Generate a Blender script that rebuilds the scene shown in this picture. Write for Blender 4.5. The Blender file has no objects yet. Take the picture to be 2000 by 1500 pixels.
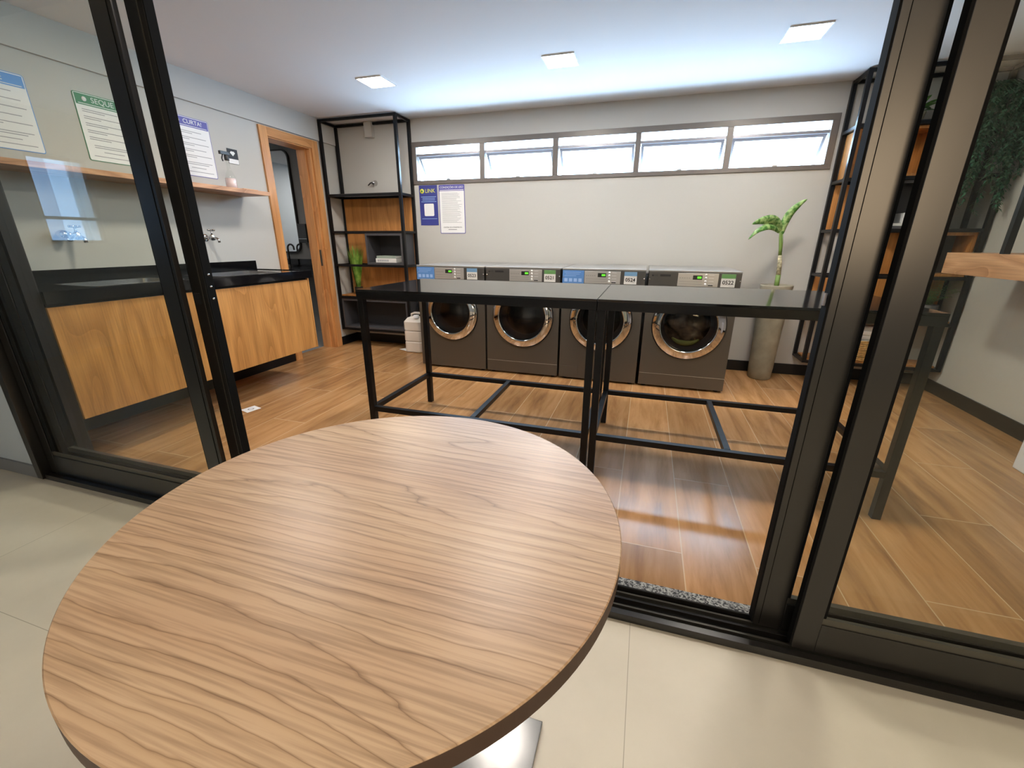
import bpy, bmesh, math, random
from mathutils import Vector, Matrix
random.seed(7)
S = bpy.context.scene
COL = S.collection
PI = math.pi

# ------------------------------------------------------------------ camera
CH, YAW, PITCH, ROLL, FPX = 1.192, 0.29734, 0.3252, 0.00382, 823.83
cam_d = bpy.data.cameras.new('camera'); cam = bpy.data.objects.new('camera', cam_d); COL.objects.link(cam)
cam_d.sensor_width = 36; cam_d.lens = 36 * FPX / 2000; cam_d.clip_start = 0.02
_fw = Vector((-math.sin(YAW) * math.cos(PITCH), math.cos(YAW) * math.cos(PITCH), -math.sin(PITCH)))
_r = Vector((math.cos(YAW), math.sin(YAW), 0)); _u = _r.cross(_fw)
_r2 = _r * math.cos(ROLL) + _u * math.sin(ROLL); _u2 = _u * math.cos(ROLL) - _r * math.sin(ROLL)
cam.matrix_world = Matrix(((_r2.x, _u2.x, -_fw.x, 0), (_r2.y, _u2.y, -_fw.y, 0), (_r2.z, _u2.z, -_fw.z, CH), (0, 0, 0, 1)))
S.camera = cam

# ------------------------------------------------------------------ view, world
S.view_settings.view_transform = 'Standard'; S.view_settings.look = 'None'
S.view_settings.gamma = 1; S.view_settings.use_curve_mapping = False
S.view_settings.exposure = 2.15
S.cycles.use_denoising = True
S.cycles.max_bounces = 10; S.cycles.diffuse_bounces = 5; S.cycles.glossy_bounces = 5
S.cycles.transparent_max_bounces = 24
S.cycles.sample_clamp_indirect = 6
S.cycles.caustics_reflective = False; S.cycles.caustics_refractive = False
W = bpy.data.worlds.new('daylight'); S.world = W; W.use_nodes = True
W.node_tree.nodes['Background'].inputs[0].default_value = (0.50, 0.73, 1.0, 1)
_bg = W.node_tree.nodes['Background']; _tc = W.node_tree.nodes.new('ShaderNodeTexCoord'); _sp = W.node_tree.nodes.new('ShaderNodeSeparateXYZ')
_mr = W.node_tree.nodes.new('ShaderNodeMapRange')     # hazy sky above the horizon, brighter half added below to light the ceiling
_mr.inputs['From Min'].default_value = -0.02; _mr.inputs['From Max'].default_value = 0.02; _mr.inputs['To Min'].default_value = 10.5; _mr.inputs['To Max'].default_value = 6.5
W.node_tree.links.new(_tc.outputs['Generated'], _sp.inputs[0]); W.node_tree.links.new(_sp.outputs['Z'], _mr.inputs['Value']); W.node_tree.links.new(_mr.outputs[0], _bg.inputs[1])
LAMP_STRENGTH = 30.0
LAMP_COLOR = (1.0, 0.92, 0.82, 1)

def portal(name, loc, rot, sx, sy):
    l = bpy.data.lights.new(name, 'AREA'); l.shape = 'RECTANGLE'; l.size = sx; l.size_y = sy
    l.cycles.is_portal = True
    o = bpy.data.objects.new(name, l); o.location = loc; o.rotation_euler = rot; COL.objects.link(o)
portal('window_portal', (-0.55, 4.7, 1.97), (-PI / 2, 0, 0), 3.9, 0.5)
portal('rear_portal', (2.0, -2.75, 1.7), (PI / 2, 0, 0), 1.1, 1.4)

# ------------------------------------------------------------------ materials
M = {}
def nodes(name):
    m = bpy.data.materials.new(name); m.use_nodes = True; M[name] = m
    nt = m.node_tree; return m, nt, nt.nodes['Principled BSDF']
def basic(name, col, rough=0.5, metal=0.0, spec=0.5, bump=0.0, bscale=200, var=0.0, vscale=3, coat=0.0):
    m, nt, b = nodes(name)
    b.inputs['Base Color'].default_value = (*col, 1); b.inputs['Roughness'].default_value = rough
    b.inputs['Metallic'].default_value = metal; b.inputs['Specular IOR Level'].default_value = spec
    if coat: b.inputs['Coat Weight'].default_value = coat; b.inputs['Coat Roughness'].default_value = 0.05
    tc = nt.nodes.new('ShaderNodeTexCoord')
    if bump:
        n = nt.nodes.new('ShaderNodeTexNoise'); n.inputs['Scale'].default_value = bscale; n.inputs['Detail'].default_value = 3
        nt.links.new(tc.outputs['Object'], n.inputs['Vector'])
        bp = nt.nodes.new('ShaderNodeBump'); bp.inputs['Strength'].default_value = bump; bp.inputs['Distance'].default_value = 0.002
        nt.links.new(n.outputs['Fac'], bp.inputs['Height']); nt.links.new(bp.outputs['Normal'], b.inputs['Normal'])
    if var:
        n = nt.nodes.new('ShaderNodeTexNoise'); n.inputs['Scale'].default_value = vscale; n.inputs['Detail'].default_value = 5
        nt.links.new(tc.outputs['Object'], n.inputs['Vector'])
        r = nt.nodes.new('ShaderNodeValToRGB')
        r.color_ramp.elements[0].position = 0.3; r.color_ramp.elements[1].position = 0.7
        r.color_ramp.elements[0].color = (*[c * (1 - var) for c in col], 1); r.color_ramp.elements[1].color = (*[min(1, c * (1 + var)) for c in col], 1)
        nt.links.new(n.outputs['Fac'], r.inputs['Fac']); nt.links.new(r.outputs['Color'], b.inputs['Base Color'])
    return m
def emit(name, col, st):
    m, nt, b = nodes(name)
    b.inputs['Base Color'].default_value = (*col[:3], 1)
    b.inputs['Emission Color'].default_value = (*col[:3], 1); b.inputs['Emission Strength'].default_value = st
    return m
def glass(name, tint, ior=1.36):
    m = bpy.data.materials.new(name); m.use_nodes = True; M[name] = m; nt = m.node_tree
    for n in list(nt.nodes): nt.nodes.remove(n)
    out = nt.nodes.new('ShaderNodeOutputMaterial'); mx = nt.nodes.new('ShaderNodeMixShader')
    tr = nt.nodes.new('ShaderNodeBsdfTransparent'); tr.inputs[0].default_value = (*tint, 1)
    gl = nt.nodes.new('ShaderNodeBsdfGlossy'); gl.inputs['Roughness'].default_value = 0.0; gl.inputs['Color'].default_value = (1, 1, 1, 1)
    fr = nt.nodes.new('ShaderNodeFresnel'); fr.inputs['IOR'].default_value = ior
    geo = nt.nodes.new('ShaderNodeNewGeometry')
    inv = nt.nodes.new('ShaderNodeMath'); inv.operation = 'SUBTRACT'; inv.inputs[0].default_value = 1
    mul = nt.nodes.new('ShaderNodeMath'); mul.operation = 'MULTIPLY'
    nt.links.new(geo.outputs['Backfacing'], inv.inputs[1]); nt.links.new(fr.outputs[0], mul.inputs[0]); nt.links.new(inv.outputs[0], mul.inputs[1])
    nt.links.new(mul.outputs[0], mx.inputs[0]); nt.links.new(tr.outputs[0], mx.inputs[1]); nt.links.new(gl.outputs[0], mx.inputs[2])
    nt.links.new(mx.outputs[0], out.inputs[0]); return m
def wood(name, stops, grain='Z', freq=1.0, rings=9.0, rough=0.4, fine=0.35, spec=0.4, bump=0.08, contrast=0.06):
    """stops: 3 colours dark, mid, light. grain: the axis the fibres run along."""
    m, nt, b = nodes(name); N = nt.nodes.new; L = nt.links.new
    tc = N('ShaderNodeTexCoord'); mp = N('ShaderNodeMapping')
    s = {'X': (1.0, 5.5, 5.5), 'Y': (5.5, 1.0, 5.5), 'Z': (5.5, 5.5, 1.0)}[grain]
    mp.inputs['Scale'].default_value = [q * freq for q in s]; L(tc.outputs['Object'], mp.inputs['Vector'])
    n1 = N('ShaderNodeTexNoise'); n1.inputs['Scale'].default_value = 0.8; n1.inputs['Detail'].default_value = 1.5; n1.inputs['Roughness'].default_value = 0.4
    n1.inputs['Distortion'].default_value = 0.15
    L(mp.outputs[0], n1.inputs['Vector'])
    k = N('ShaderNodeMath'); k.operation = 'MULTIPLY'; k.inputs[1].default_value = rings; L(n1.outputs['Fac'], k.inputs[0])
    fr = N('ShaderNodeMath'); fr.operation = 'FRACT'; L(k.outputs[0], fr.inputs[0])
    rp = N('ShaderNodeValToRGB'); e = rp.color_ramp.elements
    e[0].position = 0.0; e[0].color = (*stops[0], 1); e[1].position = 1.0; e[1].color = (*stops[1], 1)
    a = e.new(contrast); a.color = (*stops[1], 1); a = e.new(0.5); a.color = (*stops[2], 1); a = e.new(0.93); a.color = (*[(x + y) / 2 for x, y in zip(stops[0], stops[1])], 1)
    L(fr.outputs[0], rp.inputs['Fac'])
    mp2 = N('ShaderNodeMapping'); s2 = {'X': (4, 130, 130), 'Y': (130, 4, 130), 'Z': (130, 130, 4)}[grain]
    mp2.inputs['Scale'].default_value = s2; L(tc.outputs['Object'], mp2.inputs['Vector'])
    n2 = N('ShaderNodeTexNoise'); n2.inputs['Scale'].default_value = 1.0; n2.inputs['Detail'].default_value = 4; L(mp2.outputs[0], n2.inputs['Vector'])
    r2 = N('ShaderNodeValToRGB'); r2.color_ramp.elements[0].position = 0.35; r2.color_ramp.elements[1].position = 0.6
    r2.color_ramp.elements[0].color = (1 - fine, 1 - fine, 1 - fine, 1); r2.color_ramp.elements[1].color = (1, 1, 1, 1)
    L(n2.outputs['Fac'], r2.inputs['Fac'])
    mx = N('ShaderNodeMixRGB'); mx.blend_type = 'MULTIPLY'; mx.inputs[0].default_value = 1
    L(rp.outputs['Color'], mx.inputs[1]); L(r2.outputs['Color'], mx.inputs[2]); L(mx.outputs[0], b.inputs['Base Color'])
    b.inputs['Roughness'].default_value = rough; b.inputs['Specular IOR Level'].default_value = spec
    bp = N('ShaderNodeBump'); bp.inputs['Strength'].default_value = bump; bp.inputs['Distance'].default_value = 0.001
    L(n2.outputs['Fac'], bp.inputs['Height']); L(bp.outputs['Normal'], b.inputs['Normal'])
    return m
def table_wood():
    m, nt, b = nodes('table_oak'); N = nt.nodes.new; L = nt.links.new
    def math_(op, a, c=None, v=None):
        n = N('ShaderNodeMath'); n.operation = op
        L(a, n.inputs[0])
        if c is not None: L(c, n.inputs[1])
        if v is not None: n.inputs[1].default_value = v
        return n.outputs[0]
    tc = N('ShaderNodeTexCoord'); sp = N('ShaderNodeSeparateXYZ'); L(tc.outputs['Object'], sp.inputs[0])
    def noise(sx, sy, det, off=0.0):
        mp = N('ShaderNodeMapping'); mp.inputs['Scale'].default_value = (sx, sy, 1); mp.inputs['Location'].default_value = (off, off * .7, 0); L(tc.outputs['Object'], mp.inputs['Vector'])
        n = N('ShaderNodeTexNoise'); n.inputs['Scale'].default_value = 1; n.inputs['Detail'].default_value = det; L(mp.outputs[0], n.inputs['Vector']); return n.outputs['Fac']
    F = math_('ADD', math_('MULTIPLY', sp.outputs['Y'], v=42.0), math_('MULTIPLY', noise(0.85, 5.6, 1.0, 5.3), v=14.0))
    F = math_('ADD', F, math_('MULTIPLY', noise(12, 60, 2, 1.7), v=0.5))
    fr = math_('FRACT', F)
    rp = N('ShaderNodeValToRGB'); e = rp.color_ramp.elements
    e[0].position = 0.0; e[0].color = (0.23, 0.135, 0.072, 1); e[1].position = 1.0; e[1].color = (0.36, 0.225, 0.125, 1)
    for p, c in ((0.05, (0.42, 0.275, 0.165)), (0.13, (0.53, 0.365, 0.230)), (0.75, (0.51, 0.345, 0.210)), (0.95, (0.46, 0.305, 0.18))):
        a = e.new(p); a.color = (*c, 1)
    L(fr, rp.inputs['Fac'])
    fn = noise(5, 190, 3); r2 = N('ShaderNodeValToRGB'); r2.color_ramp.elements[0].position = 0.36; r2.color_ramp.elements[1].position = 0.58
    r2.color_ramp.elements[0].color = (.74, .70, .67, 1); r2.color_ramp.elements[1].color = (1.04, 1.03, 1.02, 1); L(fn, r2.inputs['Fac'])
    mx = N('ShaderNodeMixRGB'); mx.blend_type = 'MULTIPLY'; mx.inputs[0].default_value = 1; L(rp.outputs['Color'], mx.inputs[1]); L(r2.outputs['Color'], mx.inputs[2])
    r3 = N('ShaderNodeValToRGB'); r3.color_ramp.elements[0].position = 0.35; r3.color_ramp.elements[1].position = 0.65
    r3.color_ramp.elements[0].color = (.90, .84, .80, 1); r3.color_ramp.elements[1].color = (1, 1, .97, 1); L(noise(1.2, 6, 2, 7), r3.inputs['Fac'])
    m2 = N('ShaderNodeMixRGB'); m2.blend_type = 'MULTIPLY'; m2.inputs[0].default_value = 1; L(mx.outputs[0], m2.inputs[1]); L(r3.outputs['Color'], m2.inputs[2])
    L(m2.outputs[0], b.inputs['Base Color']); b.inputs['Roughness'].default_value = 0.36; b.inputs['Specular IOR Level'].default_value = 0.5
    bp = N('ShaderNodeBump'); bp.inputs['Strength'].default_value = 0.12; bp.inputs['Distance'].default_value = 0.001
    L(fn, bp.inputs['Height']); L(bp.outputs['Normal'], b.inputs['Normal'])
def plank_floor():
    m, nt, b = nodes('wood_plank_tile'); N = nt.nodes.new; L = nt.links.new
    tc = N('ShaderNodeTexCoord'); sp = N('ShaderNodeSeparateXYZ'); L(tc.outputs['Object'], sp.inputs[0])
    ax = N('ShaderNodeMath'); ax.operation = 'ADD'; ax.inputs[1].default_value = -0.25 + 0.267 * 40
    ay = N('ShaderNodeMath'); ay.operation = 'ADD'; ay.inputs[1].default_value = -1.54 + 1.2 * 10
    L(sp.outputs['X'], ax.inputs[0]); L(sp.outputs['Y'], ay.inputs[0])
    cb = N('ShaderNodeCombineXYZ'); L(ay.outputs[0], cb.inputs[0]); L(ax.outputs[0], cb.inputs[1])
    br = N('ShaderNodeTexBrick'); br.offset = 0.5; br.offset_frequency = 2
    br.inputs['Scale'].default_value = 1; br.inputs['Brick Width'].default_value = 1.2; br.inputs['Row Height'].default_value = 0.267
    br.inputs['Mortar Size'].default_value = 0.0022; br.inputs['Mortar Smooth'].default_value = 0.0; br.inputs['Bias'].default_value = 0
    br.inputs['Color1'].default_value = (0, 0, 0, 1); br.inputs['Color2'].default_value = (1, 1, 1, 1); br.inputs['Mortar'].default_value = (0.5, 0.5, 0.5, 1)
    L(cb.outputs[0], br.inputs['Vector'])
    # fibres along y, shifted per tile
    sh = N('ShaderNodeMath'); sh.operation = 'MULTIPLY'; sh.inputs[1].default_value = 37.0; L(br.outputs['Color'], sh.inputs[0])
    gx = N('ShaderNodeMath'); gx.operation = 'MULTIPLY'; gx.inputs[1].default_value = 14.0; L(sp.outputs['X'], gx.inputs[0])
    gy = N('ShaderNodeMath'); gy.operation = 'MULTIPLY'; gy.inputs[1].default_value = 1.5; L(sp.outputs['Y'], gy.inputs[0])
    c2 = N('ShaderNodeCombineXYZ'); L(gx.outputs[0], c2.inputs[0]); L(gy.outputs[0], c2.inputs[1]); L(sh.outputs[0], c2.inputs[2])
    n1 = N('ShaderNodeTexNoise'); n1.inputs['Scale'].default_value = 1.0; n1.inputs['Detail'].default_value = 6; n1.inputs['Roughness'].default_value = 0.62; n1.inputs['Distortion'].default_value = 0.4
    L(c2.outputs[0], n1.inputs['Vector'])
    rp = N('ShaderNodeValToRGB'); e = rp.color_ramp.elements
    e[0].position = 0.25; e[0].color = (0.25, 0.125, 0.052, 1); e[1].position = 0.78; e[1].color = (0.60, 0.34, 0.155, 1)
    a = e.new(0.48); a.color = (0.43, 0.225, 0.092, 1)
    L(n1.outputs['Fac'], rp.inputs['Fac'])
    tv = N('ShaderNodeMapRange'); tv.inputs['To Min'].default_value = 0.80; tv.inputs['To Max'].default_value = 1.16; L(br.outputs['Color'], tv.inputs['Value'])
    mu = N('ShaderNodeMixRGB'); mu.blend_type = 'MULTIPLY'; mu.inputs[0].default_value = 1
    L(rp.outputs['Color'], mu.inputs[1]); L(tv.outputs[0], mu.inputs[2])
    mg = N('ShaderNodeMixRGB'); mg.inputs[2].default_value = (0.60, 0.42, 0.24, 1)
    L(br.outputs['Fac'], mg.inputs[0]); L(mu.outputs[0], mg.inputs[1]); L(mg.outputs[0], b.inputs['Base Color'])
    rr = N('ShaderNodeMapRange'); rr.inputs['To Min'].default_value = 0.17; rr.inputs['To Max'].default_value = 0.30
    L(n1.outputs['Fac'], rr.inputs['Value']); L(rr.outputs[0], b.inputs['Roughness'])
    b.inputs['Specular IOR Level'].default_value = 0.55
    bp = N('ShaderNodeBump'); bp.inputs['Strength'].default_value = 0.25; bp.inputs['Distance'].default_value = 0.002; bp.invert = True
    L(br.outputs['Fac'], bp.inputs['Height'])
    bp2 = N('ShaderNodeBump'); bp2.inputs['Strength'].default_value = 0.10; bp2.inputs['Distance'].default_value = 0.002
    L(n1.outputs['Fac'], bp2.inputs['Height']); L(bp.outputs['Normal'], bp2.inputs['Normal']); L(bp2.outputs['Normal'], b.inputs['Normal'])
def porcelain_floor():
    m, nt, b = nodes('beige_porcelain_tile'); N = nt.nodes.new; L = nt.links.new
    tc = N('ShaderNodeTexCoord'); mp = N('ShaderNodeMapping'); mp.inputs['Location'].default_value = (-0.063 + 12, -0.549 + 12, 0)
    L(tc.outputs['Object'], mp.inputs['Vector'])
    br = N('ShaderNodeTexBrick'); br.offset = 0; br.inputs['Scale'].default_value = 1
    br.inputs['Brick Width'].default_value = 1.2; br.inputs['Row Height'].default_value = 0.6
    br.inputs['Mortar Size'].default_value = 0.0012; br.inputs['Mortar Smooth'].default_value = 0.1
    L(mp.outputs[0], br.inputs['Vector'])
    n1 = N('ShaderNodeTexNoise'); n1.inputs['Scale'].default_value = 2.2; n1.inputs['Detail'].default_value = 7; n1.inputs['Roughness'].default_value = 0.6
    L(tc.outputs['Object'], n1.inputs['Vector'])
    rp = N('ShaderNodeValToRGB'); e = rp.color_ramp.elements
    e[0].position = 0.3; e[0].color = (0.52, 0.475, 0.385, 1); e[1].position = 0.7; e[1].color = (0.60, 0.55, 0.45, 1); L(n1.outputs['Fac'], rp.inputs['Fac'])
    mg = N('ShaderNodeMixRGB'); mg.inputs[2].default_value = (0.33, 0.30, 0.23, 1)
    L(br.outputs['Fac'], mg.inputs[0]); L(rp.outputs['Color'], mg.inputs[1]); L(mg.outputs[0], b.inputs['Base Color'])
    b.inputs['Roughness'].default_value = 0.42
    bp = N('ShaderNodeBump'); bp.inputs['Strength'].default_value = 0.08; bp.inputs['Distance'].default_value = 0.001
    L(n1.outputs['Fac'], bp.inputs['Height']); L(bp.outputs['Normal'], b.inputs['Normal'])
def granite():
    m, nt, b = nodes('grey_granite'); N = nt.nodes.new; L = nt.links.new
    tc = N('ShaderNodeTexCoord'); v = N('ShaderNodeTexVoronoi'); v.inputs['Scale'].default_value = 190; L(tc.outputs['Object'], v.inputs['Vector'])
    rp = N('ShaderNodeValToRGB'); rp.color_ramp.interpolation = 'CONSTANT'; e = rp.color_ramp.elements
    e[0].position = 0; e[0].color = (0.03, 0.03, 0.03, 1); e[1].position = 0.3; e[1].color = (0.20, 0.20, 0.19, 1)
    a = e.new(0.65); a.color = (0.40, 0.40, 0.37, 1)
    sp = N('ShaderNodeSeparateColor'); L(v.outputs['Color'], sp.inputs[0]); L(sp.outputs[0], rp.inputs['Fac'])
    L(rp.outputs['Color'], b.inputs['Base Color']); b.inputs['Roughness'].default_value = 0.35
def leaf_mat(name, c1, c2, scale=30, rough=0.45):
    m, nt, b = nodes(name); N = nt.nodes.new; L = nt.links.new
    tc = N('ShaderNodeTexCoord'); n = N('ShaderNodeTexNoise'); n.inputs['Scale'].default_value = scale; n.inputs['Detail'].default_value = 3
    L(tc.outputs['Object'], n.inputs['Vector']); rp = N('ShaderNodeValToRGB')
    rp.color_ramp.elements[0].position = 0.4; rp.color_ramp.elements[1].position = 0.62
    rp.color_ramp.elements[0].color = (*c1, 1); rp.color_ramp.elements[1].color = (*c2, 1)
    L(n.outputs['Fac'], rp.inputs['Fac']); L(rp.outputs['Color'], b.inputs['Base Color']); b.inputs['Roughness'].default_value = rough

basic('wall_paint', (0.495, 0.485, 0.455), 0.85, bump=0.12, bscale=350)
basic('outer_wall_paint', (0.50, 0.55, 0.58), 0.85, bump=0.15, bscale=350)
basic('ceiling_paint', (0.74, 0.74, 0.75), 0.9)
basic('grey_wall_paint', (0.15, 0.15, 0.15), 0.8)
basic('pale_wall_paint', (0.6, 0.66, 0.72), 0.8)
basic('black_baseboard', (0.006, 0.006, 0.007), 0.4, 0, 0.3)
basic('grey_baseboard', (0.19, 0.195, 0.20), 0.5)
basic('black_steel', (0.005, 0.005, 0.006), 0.36, 0.0, 0.28, var=0.1)
basic('bronze_aluminium', (0.008, 0.007, 0.006), 0.28, 0.0, 0.62)
basic('black_rubber', (0.005, 0.005, 0.005), 0.8, 0.0, 0.1)
basic('rail_aluminium', (0.09, 0.085, 0.07), 0.3, 0.6)
basic('window_aluminium', (0.15, 0.13, 0.115), 0.4, 0.2)
basic('sash_aluminium', (0.30, 0.29, 0.31), 0.35, 0.4)
basic('chrome', (0.58, 0.57, 0.57), 0.07, 1.0)
basic('stainless', (0.55, 0.55, 0.56), 0.25, 1.0)
basic('black_granite', (0.004, 0.004, 0.005), 0.10, 0, 0.5)
basic('table_black_top', (0.012, 0.012, 0.013), 0.085, 0, 0.5)
basic('machine_grey', (0.098, 0.088, 0.076), 0.36, 0.35, 0.5)
basic('machine_lid', (0.26, 0.25, 0.235), 0.30, 0.1, 0.5)
basic('machine_panel_dark', (0.070, 0.068, 0.064), 0.38, 0.2)
basic('machine_panel_silver', (0.50, 0.49, 0.47), 0.35, 0.5)
basic('printed_grey', (0.18, 0.18, 0.19), 0.5)
basic('drum_steel', (0.10, 0.10, 0.10), 0.35, 0.8)
basic('dark_gasket', (0.02, 0.02, 0.022), 0.4)
basic('black_plastic', (0.015, 0.015, 0.016), 0.35)
basic('blue_sticker', (0.10, 0.26, 0.62), 0.4)
basic('pale_blue_print', (0.33, 0.52, 0.85), 0.4)
basic('white_paper', (0.78, 0.78, 0.78), 0.6)
basic('label_white', (0.72, 0.73, 0.72), 0.5)
basic('label_blue', (0.16, 0.33, 0.55), 0.5)
basic('label_green', (0.12, 0.30, 0.10), 0.5)
basic('ink_black', (0.012, 0.012, 0.014), 0.6)
basic('ink_grey', (0.30, 0.30, 0.32), 0.6)
basic('poster_blue', (0.09, 0.28, 0.66), 0.5)
basic('poster_green', (0.04, 0.20, 0.085), 0.5)
basic('poster_violet', (0.085, 0.08, 0.34), 0.5)
basic('poster_navy', (0.035, 0.045, 0.24), 0.5)
basic('poster_yellow', (0.70, 0.72, 0.08), 0.5)
basic('dark_grey_laminate', (0.062, 0.061, 0.068), 0.5)
basic('darker_grey_laminate', (0.030, 0.030, 0.033), 0.55)
basic('concrete', (0.29, 0.265, 0.20), 0.75, bump=0.4, bscale=60, var=0.22, vscale=9)
basic('soil', (0.03, 0.02, 0.012), 0.9, bump=0.8, bscale=80)
basic('jug_plastic', (0.74, 0.70, 0.64), 0.45)
basic('white_plastic', (0.75, 0.76, 0.78), 0.35)
basic('book_green', (0.28, 0.34, 0.29), 0.6)
basic('book_white', (0.70, 0.69, 0.66), 0.6)
basic('towel_white', (0.75, 0.73, 0.72), 0.95, bump=0.8, bscale=300)
basic('rattan', (0.52, 0.31, 0.11), 0.7, bump=0.6, bscale=90, var=0.35, vscale=60)
basic('pink_liquid', (0.70, 0.55, 0.55), 0.15)
basic('laundry_brown', (0.10, 0.065, 0.04), 0.9, bump=0.8, bscale=120, var=0.6, vscale=14)
basic('laundry_green', (0.16, 0.17, 0.04), 0.9, bump=0.8, bscale=120)
basic('stem_green', (0.16, 0.26, 0.06), 0.5)
basic('stem_scar', (0.50, 0.46, 0.30), 0.7, var=0.6, vscale=45)
basic('fluffy_stem', (0.05, 0.09, 0.03), 0.6)
basic('trailing_stem', (0.05, 0.11, 0.05), 0.6)
basic('mirror_silver', (0.85, 0.87, 0.88), 0.01, 1.0)
emit('lamp_diffuser', LAMP_COLOR, LAMP_STRENGTH)
emit('lcd_green', (0.12, 0.75, 0.03), 0.16)
emit('lcd_dark', (0.0, 0.012, 0.0), 0.0)
glass('door_glass', (0.955, 0.96, 0.93))
glass('window_glass', (0.97, 0.98, 0.98))
glass('tinted_window_glass', (0.34, 0.38, 0.42))
glass('warm_window_glass', (0.98, 0.70, 0.48))
glass('clear_glass', (0.96, 0.97, 0.96))
glass('tinted_door_glass', (0.60, 0.60, 0.60))
TW = [(0.19, 0.095, 0.050), (0.37, 0.220, 0.125), (0.43, 0.265, 0.155)]
table_wood()
wood('cabinet_oak', [(0.42, 0.195, 0.055), (0.55, 0.265, 0.08), (0.60, 0.30, 0.095)], 'Z', 1.0, 6, 0.42, 0.22, 0.4, 0.05, 0.3)
wood('casing_oak', [(0.52, 0.23, 0.075), (0.64, 0.30, 0.11), (0.69, 0.34, 0.125)], 'Z', 1.0, 6, 0.35, 0.20, 0.4, 0.05, 0.3)
wood('casing_oak_flat', [(0.52, 0.23, 0.075), (0.64, 0.30, 0.11), (0.69, 0.34, 0.125)], 'Y', 1.0, 6, 0.35, 0.20, 0.4, 0.05, 0.3)
wood('rack_oak', [(0.38, 0.16, 0.045), (0.49, 0.215, 0.06), (0.54, 0.245, 0.07)], 'Z', 1.0, 7, 0.45, 0.22, 0.35, 0.05, 0.3)
wood('shelf_oak', [(0.33, 0.15, 0.065), (0.50, 0.26, 0.13), (0.58, 0.32, 0.17)], 'Y', 1.3, 7, 0.45, 0.20, 0.35, 0.05, 0.3)
plank_floor(); porcelain_floor(); granite()
leaf_mat('variegated_leaf', (0.05, 0.17, 0.025), (0.36, 0.50, 0.20), 30, 0.35)
leaf_mat('grass_leaf', (0.10, 0.26, 0.03), (0.28, 0.46, 0.08), 14)
leaf_mat('trailing_leaf', (0.020, 0.085, 0.045), (0.06, 0.19, 0.10), 30)
leaf_mat('fern_leaf', (0.07, 0.24, 0.04), (0.22, 0.46, 0.12), 40)

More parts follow.
